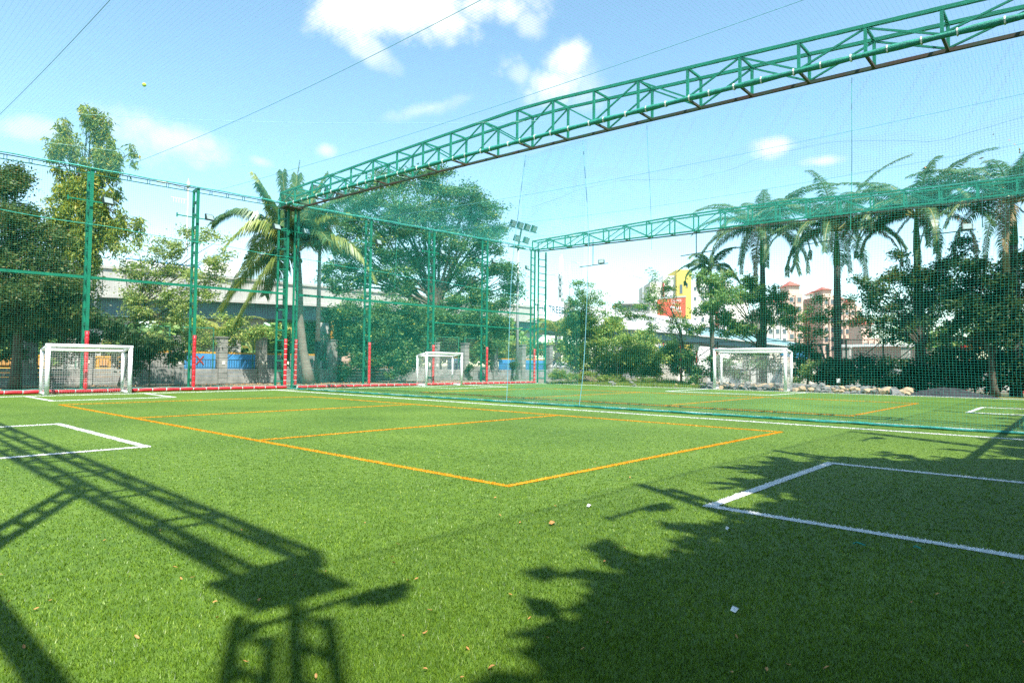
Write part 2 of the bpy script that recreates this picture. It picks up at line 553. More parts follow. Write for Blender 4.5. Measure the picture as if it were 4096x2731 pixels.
def turf_mat(name, stops, fine=150.0):
    m = bpy.data.materials.new(name)
    m.use_nodes = True
    t = m.node_tree
    b = t.nodes['Principled BSDF']
    b.inputs['Roughness'].default_value = 0.6
    b.inputs['Specular IOR Level'].default_value = 0.3
    tc = N(t, 'ShaderNodeTexCoord')
    big = N(t, 'ShaderNodeTexNoise')
    big.inputs['Scale'].default_value = 0.35
    big.inputs['Detail'].default_value = 6
    mid = N(t, 'ShaderNodeTexNoise')
    mid.inputs['Scale'].default_value = 9
    mid.inputs['Detail'].default_value = 6
    fi = N(t, 'ShaderNodeTexNoise')
    fi.inputs['Scale'].default_value = fine
    fi.inputs['Detail'].default_value = 3
    for n in (big, mid, fi):
        lk(t, tc.outputs['Object'], n.inputs['Vector'])
    a = N(t, 'ShaderNodeMath', op='MULTIPLY_ADD', i_1=0.35)
    lk(t, mid.outputs[0], a.inputs[0])
    a2 = N(t, 'ShaderNodeMath', op='MULTIPLY_ADD', i_1=0.45, i_2=0.0)
    lk(t, fi.outputs[0], a2.inputs[0])
    lk(t, a2.outputs[0], a.inputs[2])
    a3 = N(t, 'ShaderNodeMath', op='MULTIPLY_ADD', i_1=0.30)
    lk(t, big.outputs[0], a3.inputs[0])
    lk(t, a.outputs[0], a3.inputs[2])
    rp = N(t, 'ShaderNodeValToRGB')
    el = rp.color_ramp.elements
    el[0].position, el[0].color = stops[0][0], (*stops[0][1], 1)
    el[1].position, el[1].color = stops[-1][0], (*stops[-1][1], 1)
    for p, c in stops[1:-1]:
        e = el.new(p)
        e.color = (*c, 1)
    lk(t, a3.outputs[0], rp.inputs[0])
    lk(t, rp.outputs[0], b.inputs['Base Color'])
    bp = N(t, 'ShaderNodeBump')
    bp.inputs['Strength'].default_value = 0.6
    bp.inputs['Distance'].default_value = 0.02
    lk(t, fi.outputs[0], bp.inputs['Height'])
    lk(t, bp.outputs[0], b.inputs['Normal'])
    return m


M['turf'] = turf_mat('turf_backing', [(0.40, (0.036, 0.082, 0.008)), (0.55, (0.085, 0.158, 0.016)), (0.70, (0.150, 0.235, 0.032))])
M['line_white'] = turf_mat('white_turf', [(0.40, (0.62, 0.63, 0.64)), (0.70, (0.82, 0.82, 0.82))])
M['line_orange'] = turf_mat('orange_turf', [(0.40, (0.50, 0.235, 0.008)), (0.70, (0.70, 0.37, 0.02))])
M['bank'] = turf_mat('weedy_bank', [(0.40, (0.10, 0.11, 0.035)), (0.55, (0.15, 0.17, 0.05)), (0.70, (0.22, 0.18, 0.10))], 40)

U0, U1, V1 = -18.0, 20.9, 33.4                  # near side, far side, near end of the enclosure


# ------------------------------------------------------------------ ground
def sheet(name, u0, u1, v0, v1, z, m, nx=1, ny=1):
    mb = MB()
    mb.quad(W(u0, v1, z), W(u1, v1, z), W(u1, v0, z), W(u0, v0, z))
    me = bpy.data.meshes.new(name)
    me.from_pydata(mb.v, [], mb.f)
    o = link_mesh(name, me, m)
    o['kind'] = 'structure'
    return o


sheet('ground', -900, 900, -900, 900, -0.05, M['ground'])
sheet('turf', -18.6, 20.98, 0.02, 34.2, 0.0, M['turf'])
sheet('road', -300, 500, -30, -15.5, -0.03, M['asphalt'])
sheet('grass_bank', 21.0, 31.0, -2, 60, -0.02, M['bank'])

# near turf blades: density falls with distance from the touchline corner where the viewer stands
LINES = []


def add_line(u0, v0, u1, v1, w, c):
    LINES.append((u0, v0, u1, v1, w, c))


OW, WW = 0.075, 0.10
for (ua, ub, vs) in ((-11.98, -3.43, (8.36, 14.99, 21.22, 27.16)), (2.87, 12.45, (7.81, 14.42, 20.94, 26.94))):
    add_line(ua, vs[0], ua, vs[-1], OW, 'o')
    add_line(ub, vs[0], ub, vs[-1], OW, 'o')
    for v in vs:
        add_line(ua, v, ub, v, OW, 'o')
add_line(-1.33, 1.2, -1.33, 33.2, 0.09, 'w')
add_line(0.62, 1.2, 0.62, 33.2, 0.08, 'w')
add_line(20.72, 0.4, 20.72, 33.2, 0.09, 'w')
add_line(-17.6, 2.35, 20.7, 0.42, 0.09, 'w')
# goal boxes
for pts in (((-11.66, 2.05), (-11.66, 5.95), (-7.7, 5.75), (-7.53, 1.85)), ((8.05, 1.1), (7.55, 4.75), (12.65, 4.6), (12.7, 0.9)),
            ((20.7, 14.3), (15.08, 14.47), (15.08, 20.18), (20.7, 20.3)), ((-17.6, 15.6), (-13.62, 15.6), (-13.62, 20.84), (-17.6, 20.84)),
            ((-11.35, 33.2), (-11.35, 29.24), (-7.44, 29.24), (-7.44, 33.2)), ((7.53, 33.2), (7.53, 29.15), (11.44, 29.15), (11.44, 33.2))):
    for a, b in zip(pts[:-1], pts[1:]):
        add_line(*a, *b, WW, 'w')


def blades(P, h, w, rg, lean=0.55):
    n = len(P)
    a = rg.uniform(0, 2 * np.pi, n)
    side = np.stack([np.cos(a), np.sin(a), np.zeros(n)], 1) * (w / 2)[:, None]
    b = rg.uniform(0, 2 * np.pi, n)
    l = rg.uniform(0.05, lean, n)
    tip = np.stack([np.cos(b) * l * h, np.sin(b) * l * h, h], 1)
    Vv = np.stack([P - side, P + side, P + tip], 1).reshape(-1, 3)
    F = np.arange(3 * n).reshape(-1, 3)
    return Vv, F


def line_mask(P):
    keep = np.ones(len(P), bool)
    for (u0, v0, u1, v1, w, c) in LINES:
        a = np.array([u0, -v0])
        d = np.array([u1, -v1]) - a
        L = np.linalg.norm(d)
        d /= L
        q = P[:, :2] - a
        s = q @ d
        t = np.abs(q[:, 0] * d[1] - q[:, 1] * d[0])
        keep &= ~((s > -w / 2) & (s < L + w / 2) & (t < w / 2 + 0.004))
    return keep


def near_blades():
    n = 470000
    rg = np.random.default_rng(3)
    e = rg.uniform(0, 1, n)
    k = -0.75
    r0, r1 = 2.0, 34.0
    r = (r0 ** k + e * (r1 ** k - r0 ** k)) ** (1 / k)
    az = math.atan2(FWD[1], FWD[0]) + rg.uniform(-0.80, 0.80, n)
    P = np.stack([CAM[0] + r * np.cos(az), CAM[1] + r * np.sin(az), np.zeros(n)], 1)
    ok = (P[:, 0] > -18.5) & (P[:, 0] < 20.9) & (-P[:, 1] > 0.1) & (-P[:, 1] < 34.1)
    P, r = P[ok], r[ok]
    ok = line_mask(P)
    P, r = P[ok], r[ok]
    m = len(P)
    h = rg.uniform(0.5, 1.0, m) * np.interp(r, [2, 6, 14, 30], [0.024, 0.020, 0.012, 0.007])
    w = np.clip(r * 0.0011, 0.0025, 0.014) * rg.uniform(0.8, 1.4, m)
    Vv, F = blades(P, h, w, rg, 1.0)
    me = np_mesh('grass_blades', Vv, F)
    o = link_mesh('grass_blades', me, M['blade'])
    tags(o, None, None, None, 'stuff')


near_blades()


def build_lines():
    rg = np.random.default_rng(5)
    for i, (u0, v0, u1, v1, w, c) in enumerate(LINES):
        a = Vector(W(u0, v0))
        b = Vector(W(u1, v1))
        L = (b - a).length
        d = (b - a) / L
        s = Vector((-d.y, d.x, 0))
        z = 0.004 + 0.0006 * (i % 7)
        n = max(2, int(L / 0.25))
        Vv = []
        e = w / 2
        for k in range(n + 1):
            p = a - d * e + d * ((L + 2 * e) * k / n)
            j0, j1 = rg.normal(0, 0.004, 2)
            Vv += [(p - s * (e + j0)), (p + s * (e + j1))]
        Vv = np.array([(q.x, q.y, z) for q in Vv])
        F = [(2 * k, 2 * k + 1, 2 * k + 3, 2 * k + 2) for k in range(n)]
        name = 'white_line' if c == 'w' else 'orange_line'
        me = np_mesh(name, Vv, np.array(F)[:, ::-1] if False else np.array(F))
        o = link_mesh(name, me, M['line_white' if c == 'w' else 'line_orange'])
        o['kind'] = 'structure'
        # standing pile of the near lines
        mid = np.array((a + b) / 2)
        nb = int(L * 560)
        q = rg.uniform(-e, L + e, nb)
        t = rg.uniform(-e * 1.08, e * 1.08, nb)
        P = np.array(a)[None] + np.array(d)[None] * q[:, None] + np.array(s)[None] * t[:, None]
        rr = np.hypot(P[:, 0] - CAM[0], P[:, 1] - CAM[1])
        ok = rr < 60
        P, rr = P[ok], rr[ok]
        if len(P) > 30:
            h = rg.uniform(0.010, 0.022, len(P))
            ww = np.clip(rr * 0.0016, 0.004, 0.03) * rg.uniform(0.8, 1.4, len(P))
            Bv, Bf = blades(P, h, ww, rg, 1.0)
            me = np_mesh(name + '_pile', Bv, Bf)
            p = link_mesh('pile', me, M['blade_white' if c == 'w' else 'blade_orange'], o)
            p['kind'] = 'stuff'


build_lines()


# ------------------------------------------------------------------ nets of round twine
def twine(P, r, n1, n2, sides=3):
    """P: lines x points x 3 -> verts, quads of a thin prism round each line"""
    L, S, _ = P.shape
    n1, n2 = np.asarray(n1, float), np.asarray(n2, float)
    off = [n1 * math.cos(2 * math.pi * k / sides) + n2 * math.sin(2 * math.pi * k / sides) for k in range(sides)]
    Vv = np.stack([P + o * r for o in off], 2).reshape(-1, 3)         # L,S,sides
    idx = np.arange(L * S * sides).reshape(L, S, sides)
    F = []
    for k in range(sides):
        k2 = (k + 1) % sides
        F.append(np.stack([idx[:, :-1, k], idx[:, :-1, k2], idx[:, 1:, k2], idx[:, 1:, k]], -1).reshape(-1, 4))
    return Vv, np.concatenate(F)


def join(*vf):
    Vv, F, n = [], [], 0
    for v, f in vf:
        Vv.append(v)
        F.append(f + n)
        n += len(v)
    return np.concatenate(Vv), np.concatenate(F)


def net_surface(fn, a0, a1, b0, b1, cell_a, cell_b, r, na, nb, n1a, n2a, n1b, n2b, jitter=0.0, seed=1):
    """fn(A,B)->xyz ; threads along a at each b and along b at each a"""
    rg = np.random.default_rng(seed)
    bs = np.arange(b0, b1 + 1e-6, cell_b)
    as_ = np.arange(a0, a1 + 1e-6, cell_a)
    A, B = np.meshgrid(np.linspace(a0, a1, na), bs)
    if jitter:
        B = B + rg.normal(0, jitter, (len(bs), 1))
    Pa = fn(A, B)
    B2, A2 = np.meshgrid(np.linspace(b0, b1, nb), as_)
    if jitter:
        A2 = A2 + rg.normal(0, jitter, (len(as_), 1))
    Pb = fn(A2, B2)
    return join(twine(Pa, r, n1a, n2a), twine(Pb, r, n1b, n2b))


def ztop(u):
    return 10.0 + 0.028 * u


def zb_mid(v):
    return 9.86 - 0.0178 * v - 0.00052 * v * v


def zt_mid(v):
    return np.interp(v, [-1, 8, 17.5, 33.6], [10.56, 10.62, 10.60, 9.17])


def zb_far(v):
    return np.interp(v, [-1, 10.4, 18.8, 33.6], [10.47, 10.21, 10.01, 9.62])


def zt_far(v):
    return np.interp(v, [-1, 12, 18.8, 24, 33.6], [11.16, 11.28, 11.14, 10.77, 10.25])


def fold(A, B):
    """sideways drift of the hanging net, kept zero at the top rail"""
    return (np.sin(A * 0.9 + 0.5) * 0.10 + np.sin(A * 2.3 + B * 0.25) * 0.045 + np.sin(A * 5.1 - B * 0.5) * 0.015)


def mid_net_fn(A, B):
    """A = v along the net, B = 0..1 bottom to top"""
    top = zb_mid(A) - 0.12 - 0.10 * np.abs(np.sin(A * math.pi / 3.1)) + 0.03 * np.sin(A * 4)
    z = 0.05 + (top - 0.05) * B
    hang = np.clip(1 - B, 0, 1)
    sway = fold(A, B * 10) * np.minimum(1, hang * 4) - 0.10 * hang ** 6
    dv = 0.05 * np.sin(B * 9 + A * 0.7) * hang
    zz = z + 0.03 * np.sin(A * 1.7 + B * 16) * np.sin(B * math.pi)
    return np.stack([0.45 * B + 0.0 + sway, -(A + dv), zz], -1)


def roof_fn(A, B):
    """A = u, B = v"""
    t = np.clip((A - U0) / (U1 - U0), 0, 1)
    edge = np.where(A < 0, np.interp(A, [U0, 0], [9.6, 9.95]), np.interp(A, [0, U1], [9.95, 10.5]))
    slope = -0.022 * B - 0.0003 * B * B
    sag = -0.55 * np.sin(np.clip(B / V1, 0, 1) * math.pi) * np.abs(np.sin(np.clip((A - 0) / 19.5, -1, 1) * math.pi)) ** 0.7
    return np.stack([A, -B, edge + slope + sag], -1)


def fence_fn(A, B):
    """A = u along the far side fence, B = 0..1"""
    top = ztop(A)
    return np.stack([A, 0 * A + 0.02 * np.sin(A * 3 + B * 7), 0.06 + (top - 0.06) * B], -1)


def end_fn(A, B):
    top = 9.6
    return np.stack([A, 0 * A - V1 + 0.04 * np.sin(A * 2 + B * 5), 0.06 + (top - 0.06) * B], -1)


X, Y, Z = (1, 0, 0), (0, 1, 0), (0, 0, 1)
# hanging net under the middle truss
nr = root('divider_net', 'fine green netting curtain hanging from the overhead truss across the pitch', 'net', W(0, 16, 0))
Vv, F = net_surface(mid_net_fn, 0.1, 33.3, 0.0, 1.0, 0.068, 0.0068, 0.0014, 90, 26, X, Z, X, Y, 0.0, 2)
np_part('netting', Vv, F, M['net_teal'], nr, 'stuff')
# doubled width of netting where two lengths overlap
dbl = lambda A, B: mid_net_fn(A, B) + np.stack([0.10 + 0 * A, 0 * A + 0.03, 0 * A + 0.03], -1)
Vv, F = net_surface(dbl, 16.4, 19.35, 0.0, 1.0, 0.068, 0.0068, 0.0014, 12, 26, X, Z, X, Y, 0.0, 3)
np_part('overlap_netting', Vv, F, M['net_teal'], nr, 'stuff')


def rope_on_net(v0, v1, bulge, name, m, r, b0=0.0, b1=1.0):
    mb = MB()
    pts = []
    for i in range(41):
        b = b0 + (b1 - b0) * i / 40
        v = v0 + (v1 - v0) * b + bulge * math.sin(b * math.pi)
        p = mid_net_fn(np.array(v), np.array(b))
        pts.append((p[0] - 0.03, p[1], p[2]))
    mb.tube(pts, r, 5)
    part(name, mb, m, nr)


rope_on_net(16.25, 16.6, -0.35, 'seam_rope', M['rope_blue'], 0.010)
rope_on_net(19.5, 19.2, 0.30, 'seam_rope', M['rope_blue'], 0.011)
rope_on_net(22.0, 21.7, 0.05, 'seam_rope', M['net_green'], 0.005, 0.55)
rope_on_net(27.6, 27.65, 0.0, 'seam_rope', M['net_green'], 0.007, 0.55)
rope_on_net(9.0, 9.1, 0.0, 'seam_rope', M['net_green'], 0.006, 0.5)
for bb in (0.80,):
    mb = MB()
    mb.tube([tuple(mid_net_fn(np.array(v), np.array(bb + 0.02 * math.sin(v)))) for v in np.linspace(0.3, 33, 80)], 0.0025, 4)
    part('cross_rope', mb, M['rope_blue'], nr)
# gathered hem lying along the ground
mb = MB()
rg = np.random.default_rng(11)
for k in range(4):
    pts = []
    ph = rg.uniform(0, 6, 3)
    for v in np.linspace(0.35, 33.3, 150):
        pts.append((-0.10 + 0.03 * math.sin(v * 2.3 + ph[0] * .2) + 0.012 * math.sin(v * 7 + ph[1]) + 0.018 * (k - 1.5), -v,
                    0.030 + 0.008 * math.sin(v * 4 + ph[2]) + 0.010 * (k % 2)))
    mb.tube(pts, [0.024 + 0.008 * math.sin(i * 1.1 + k) for i in range(150)], 6)
part('hem', mb, M['rope_teal'], nr, smooth=True)
# roll of spare netting tied along the front bottom chord
mb = MB()
vs = np.linspace(0.2, 33.3, 140)
mb.tube([(-0.36, -v, zb_mid(v) + 0.01) for v in vs], [0.075 + 0.012 * math.sin(i * 0.9) for i in range(140)], 7)
part('net_roll', mb, M['net_roll'], nr, smooth=True)
for v in np.arange(0.5, 33.3, 0.72):
    mb = MB()
    vj = v + random.uniform(-.12, .12)
    mb.tube([(-0.36, -vj, zb_mid(vj) + 0.01), (-0.36, -vj - 0.03, zb_mid(vj) + 0.01)], 0.096, 7)
    part('tie', mb, M['white_tie'], nr)

# roof net with its ropes
rr = root('roof_net', 'taut pale green netting stretched overhead as a roof across the pitch', 'net', W(0, 16, 9.8))
Vv, F = net_surface(roof_fn, U0 + 0.1, U1 - 0.1, 0.05, V1, 0.095, 0.095, 0.0014, 40, 36, Y, Z, X, Z, 0.0, 4)
np_part('netting', Vv, F, M['net_roof'], rr, 'stuff')
for u in (-13.4, -8.5, -4.0, 5.0, 10.3, 15.4):
    mb = MB()
    mb.tube([tuple(roof_fn(np.array(u), np.array(v)) + np.array([0, 0, -0.02])) for v in np.linspace(0.05, V1, 24)], 0.007, 5)
    part('support_rope', mb, M['rope_blue'], rr)
for (a, b) in (((-13.5, 6.76), (-4.4, 16.5)), ((-12, 3.2), (0, 9.5))):
    mb = MB()
    mb.tube([tuple(roof_fn(np.array(a[0] + (b[0] - a[0]) * s), np.array(a[1] + (b[1] - a[1]) * s))) for s in np.linspace(-.15, 1.3, 24)], 0.006, 4)
    part('lacing_cord', mb, M['rope_pale'], rr)

# netting of the far side fence
fr = root('fence_net', 'green square netting stretched on the tall steel fence along the far left side', 'net', W(0, 0, 0))
Vv, F = net_surface(fence_fn, U0, U1, 0.0, 1.0, 0.092, 0.0092, 0.0018, 60, 4, Y, Z, X, Y, 0.0, 5)
np_part('netting', Vv, F, M['net_green'], fr, 'stuff')
mb = MB()
mb.tube([(u, -0.03, ztop(u) + 0.01 + 0.012 * math.sin(u * 3)) for u in np.linspace(U0, U1, 120)], 0.028, 6)
part('head_rope', mb, M['net_roof'], fr)
mb = MB()
mb.tube([(u, -0.06, 0.17 + 0.01 * math.sin(u * 5)) for u in np.linspace(U0, U1, 90)], 0.014, 5)
part('foot_rope', mb, M['net_roof'], fr)
mb = MB()
mb.tube([(u, -0.03, 7.1 - 0.02 * u + 0.03 * math.sin(u * 1.3)) for u in np.linspace(U0, 20, 90)], 0.010, 5)
part('middle_rope', mb, M['net_teal'], fr)
# netting of the near end, behind the viewer
er = root('end_fence_net', 'green netting on the near end fence behind the viewpoint', 'net', W(0, V1, 0))
Vv, F = net_surface(end_fn, U0, U1, 0.0, 1.0, 0.092, 0.0092, 0.0028, 30, 4, Y, Z, X, Y, 0.0, 6)
np_part('netting', Vv, F, M['net_green'], er, 'stuff')


# ------------------------------------------------------------------ steel: fences and trusses
def fence_post(parent, u, v, top, back, w=0.125):
    """two upright channels joined by battens, the front one in the fence plane"""
    mb = MB()
    mb.bar(W(u, v, 0), W(u, v, top), w, 0.09)
    p = part('post', mb, M['green_paint'], parent)
    mb = MB()
    mb.bar(W(u, v + back, 0), W(u, v + back, top), w * 0.8, 0.09)
    part('rear_leg', mb, M['green_paint'], p)
    mb = MB()
    for z in np.arange(0.5, top, 0.62):
        mb.box(W(u, v + back / 2, z), (0.05, abs(back) - 0.095, 0.14))
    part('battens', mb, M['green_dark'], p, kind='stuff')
    return p


ff = root('steel_fence', 'tall green steel fence frame along the far left side of the pitch', 'fence', W(0, 0, 0))
for u in (U0, -13.65, -9.22, -4.76, 5.36, 10.4, 15.46):
    fence_post(ff, u, -0.06, ztop(u) - 0.02, -0.52)
segs = [(U0, -13.65), (-13.65, -9.22), (-9.22, -4.76), (-4.76, -0.08), (0.62, 5.36), (5.36, 10.4), (10.4, 15.46), (15.46, 20.75)]
for a, b in segs:
    mb = MB()
    mb.bar(W(a + .08, -0.05, 5.10 + 0.012 * a), W(b - .08, -0.05, 5.10 + 0.012 * b), 0.06, 0.12)
    part('middle_rail', mb, M['green_paint'], ff)
    for dz, nm in ((-0.05, 'top_rail'), (-0.24, 'top_rail')):
        mb = MB()
        mb.bar(W(a + .08, -0.05, ztop(a) + dz), W(b - .08, -0.05, ztop(b) + dz), 0.035, 0.035)
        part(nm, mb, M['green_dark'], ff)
    mb = MB()
    for u in np.arange(a + 0.6, b - 0.3, 0.82):
        for d in (-.05, .05):
            mb.box(W(u + d, -0.05, ztop(u) - 0.15), (0.02, 0.03, 0.17))
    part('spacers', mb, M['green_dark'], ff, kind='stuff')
for a, b in segs[-2:]:
    mb = MB()
    mb.bar(W(a + .08, -0.05, 4.15), W(b - .08, -0.05, 4.17), 0.05, 0.08)
    part('lower_rail', mb, M['green_paint'], ff)

ef = root('end_fence', 'green steel fence frame closing the near end behind the viewpoint', 'fence', W(0, V1, 0))
for u in (-13.7, -9.45, -4.95, 5.0, 10.2, 15.4):
    fence_post(ef, u, V1 + 0.05, 9.6, 0.40)
for (z, h) in ((5.1, 0.16), (9.55, 0.012)):
    mb = MB()
    mb.bar(W(U0 + .4, V1 + 0.06, z), W(U1, V1 + 0.06, z), min(h, 0.08), h)
    part('rail', mb, M['green_paint'], ef)
sf = root('side_fence', 'green steel rails of the near side beyond the left edge of view', 'fence', W(U0, 20, 0))
mb = MB()
mb.bar(W(U0 - .1, 0.5, 5.1), W(U0 - .1, V1 - .3, 5.1), 0.10, 0.20)
part('rail', mb, M['green_paint'], sf)
for v in (9.5, 17.0, 28.95):
    mb = MB()
    mb.bar(W(U0 + .12, v, 0), W(U0 + .12, v, 8.7), 0.08, 0.08)
    mb.bar(W(U0 + .12, v - .4, 0), W(U0 + .12, v - .4, 8.7), 0.08, 0.08)
    for z in np.arange(.5, 9, .7):
        mb.box(W(U0 + .12, v - .2, z), (0.05, 0.31, 0.07))
    part('post', mb, M['green_paint'], sf)

VK = [-0.34, 1.2, 2.9, 4.6, 6.35, 8.1, 9.85, 11.6, 13.3, 15.1, 16.85, 18.5, 20.2, 21.85, 23.5, 25.05, 26.6, 28.15, 29.7, 31.3, 33.0]


def truss(name, label, u0, u1, zb, zt, vk, rust=True):
    t = root(name, label, 'truss', W((u0 + u1) / 2, 16, 0))
    c = 0.085
    for u in (u0, u1):
        mb = MB()
        for a, b in zip(vk[:-1], vk[1:]):
            mb.bar(W(u, a, zt(a)), W(u, b, zt(b)), c, c)
        part('top_chord', mb, M['green_paint'], t)
        mb = MB()
        for a, b in zip(vk[:-1], vk[1:]):
            mb.bar(W(u, a, zb(a)), W(u, b, zb(b)), c, c)
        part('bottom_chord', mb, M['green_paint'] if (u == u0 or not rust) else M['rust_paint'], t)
    for i, v in enumerate(vk):
        for u in (u0, u1):
            mb = MB()
            mb.bar(W(u, v, zb(v) + c / 2 + .001), W(u, v, zt(v) - c / 2 - .001), 0.07, 0.07)
            part('upright', mb, M['green_paint'], t)
        mb = MB()
        mb.bar(W(u0 + c / 2 + .001, v, zt(v)), W(u1 - c / 2 - .001, v, zt(v)), 0.06, 0.06)
        part('cross_tie', mb, M['green_paint'], t)
        mb = MB()
        mb.bar(W(u0 + c / 2 + .001, v, zb(v)), W(u1 - c / 2 - .001, v, zb(v)), 0.06, 0.06)
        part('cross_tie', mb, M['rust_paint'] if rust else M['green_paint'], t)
        if i + 1 < len(vk):
            b = vk[i + 1]
            for u in (u0, u1):
                mb = MB()
                if i % 2:
                    mb.bar(W(u, v + .04, zt(v) - .06), W(u, b - .04, zb(b) + .06), 0.045, 0.045)
                else:
                    mb.bar(W(u, v + .04, zb(v) + .06), W(u, b - .04, zt(b) - .06), 0.045, 0.045)
                part('diagonal', mb, M['green_paint'], t)
    return t


def ladder(parent, p, q, h, name='column', rung=0.55, w=0.10, m=None):
    """two legs with rungs between them"""
    m = m or M['green_paint']
    mb = MB()
    mb.bar((*p, 0), (*p, h), w, w)
    c = part(name, mb, m, parent)
    mb = MB()
    mb.bar((*q, 0), (*q, h), w * .9, w * .9)
    part('rear_leg', mb, m, c)
    d = (Vector(q) - Vector(p)).normalized() * (w / 2 + .003)
    for z in np.arange(0.4, h - 0.1, rung):
        mb = MB()
        mb.bar((p[0] + d.x, p[1] + d.y, z), (q[0] - d.x, q[1] - d.y, z), 0.05, 0.06)
        part('rung', mb, m, c)
    return c


tm = truss('roof_truss', 'long green lattice truss spanning overhead above the hanging divider net', -0.36, 0.50, zb_mid, zt_mid, VK)
ladder(tm, (-0.03, 0.05), (-0.30, 0.55), 9.75)
ladder(tm, (0.57, 0.05), (0.22, -0.25), 9.75)
mb = MB()
mb.bar(W(0.05, -0.45, 0), W(0.05, -0.45, 9.7), 0.16, 0.05)
part('back_channel', mb, M['green_dark'], tm)
mb = MB()
mb.box(W(0.10, 0.02, 9.76), (1.05, 0.9, 0.05))
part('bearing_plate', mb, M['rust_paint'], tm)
ladder(tm, (-0.03, -V1 - .1), (-0.30, -V1 - .6), 8.8)
ladder(tm, (0.50, -V1 - .1), (0.30, -V1 - .6), 8.8)
tf = truss('roof_truss', 'second green lattice truss at the far side in front of the royal palms', 20.8, 21.5, zb_far, zt_far, VK)
ladder(tf, (20.78, 0.05), (20.2, -0.05), 10.4)
ladder(tf, (21.9, -0.15), (21.1, -0.05), 10.4)
tn = truss('roof_truss', 'green lattice truss over the near touchline that throws the shadow on the turf', U0 - 0.05, U0 + 0.42, zb_mid, zt_mid, VK, False)
ladder(tn, (U0 - .32, -V1 - .03), (U0 - .32, -V1 - .38), 8.7, rung=0.62, w=0.07)
ladder(tn, (U0 - .0, -V1 - .03), (U0 - .0, -V1 - .38), 8.7, rung=0.62, w=0.07)
mb = MB()
mb.box(W(U0 + 0.08, V1 - .30, 8.70), (0.62, 0.68, 0.05))
part('bearing_plate', mb, M['rust_paint'], tn)

# ------------------------------------------------------------------ red padding
def pad_roll(label, u0, u1):
    t = root('floor_padding', label, 'padding', W((u0 + u1) / 2, 0.12, 0))
    n = int(round((u1 - u0) / 0.60))
    L = (u1 - u0) / n
    mb = MB()
    x0 = -L / 2 + 0.012
    xs = [(-x0 - 0) * -1, x0 + 0.05, 0, -x0 - 0.05, -x0]
    mb.tube([(x, 0, 0.01 * math.sin(i * 2)) for i, x in enumerate(xs)], [0.068, 0.078, 0.080, 0.078, 0.068], 10)
    me = bpy.data.meshes.new('pad')
    me.from_pydata(mb.v, [], mb.f)
    me.polygons.foreach_set('use_smooth', [True] * len(me.polygons))
    mb = MB()
    mb.tube([(-0.009, 0, 0), (0.009, 0, 0)], 0.075, 8)
    mt = bpy.data.meshes.new('tie')
    mt.from_pydata(mb.v, [], mb.f)
    g = ORG[t.name]
    for i in range(n):
        o = link_mesh('pad', me, M['red_pad'], t)
        o.location = (u0 + (i + .5) * L - g.x, random.uniform(-.008, .008), 0.082 + random.uniform(-.004, .006))
        o.rotation_euler = (random.uniform(0, 6), random.uniform(-.02, .02), random.uniform(-.02, .02))
        o = link_mesh('tie', mt, M['white_tie'], t)
        o.location = (u0 + i * L - g.x, 0, 0.082)
        o.rotation_euler = (0, random.uniform(-.15, .15), 0)
    return t


pad_roll('red padded roll along the turf edge left of the corner column, behind the left goal', U0, -0.02)
pad_roll('red padded roll along the turf edge right of the corner column, behind the middle goal', 0.62, 20.75)


def post_pad(label, u, v, h, seg=False):
    t = root('post_padding', label, 'post pad', W(u, v, 0.0), 'red pads wrapped round the fence posts')
    zs = np.arange(0.17, h - 0.1, 0.28)
    for z in zs:
        mb = MB()
        mb.tube([W(u, v, z + .005), W(u, v, z + .03), W(u, v, z + .25), W(u, v, min(z + .279, h))], [.079, .084, .084, .079], 9)
        part('pad', mb, M['red_pad'], t, smooth=True)
        if seg:
            mb = MB()
            mb.tube([W(u, v, z - .012), W(u, v, z + .012)], .088, 8)
            part('tie', mb, M['white_tie'], t)


for u, lab in ((-9.22, 'red foam sleeve on the fence post standing behind the left goal'),
               (-4.76, 'red foam sleeve on the fence post between the left goal and the corner column'),
               (5.36, 'red foam sleeve on the fence post left of the middle goal'),
               (10.4, 'red foam sleeve on the fence post standing behind the middle goal'),
               (15.46, 'red foam sleeve on the fence post right of the middle goal')):
    post_pad(lab, u, 0.0, 2.62)
post_pad('red sleeve with white ties on the left leg of the corner column', -0.03, -0.02, 2.62, True)
post_pad('red sleeve with white ties on the right leg of the corner column', 0.57, -0.02, 2.62, True)
post_pad('red sleeve with white ties on the far corner column beside the hoarding', 20.78, -0.02, 2.6, True)


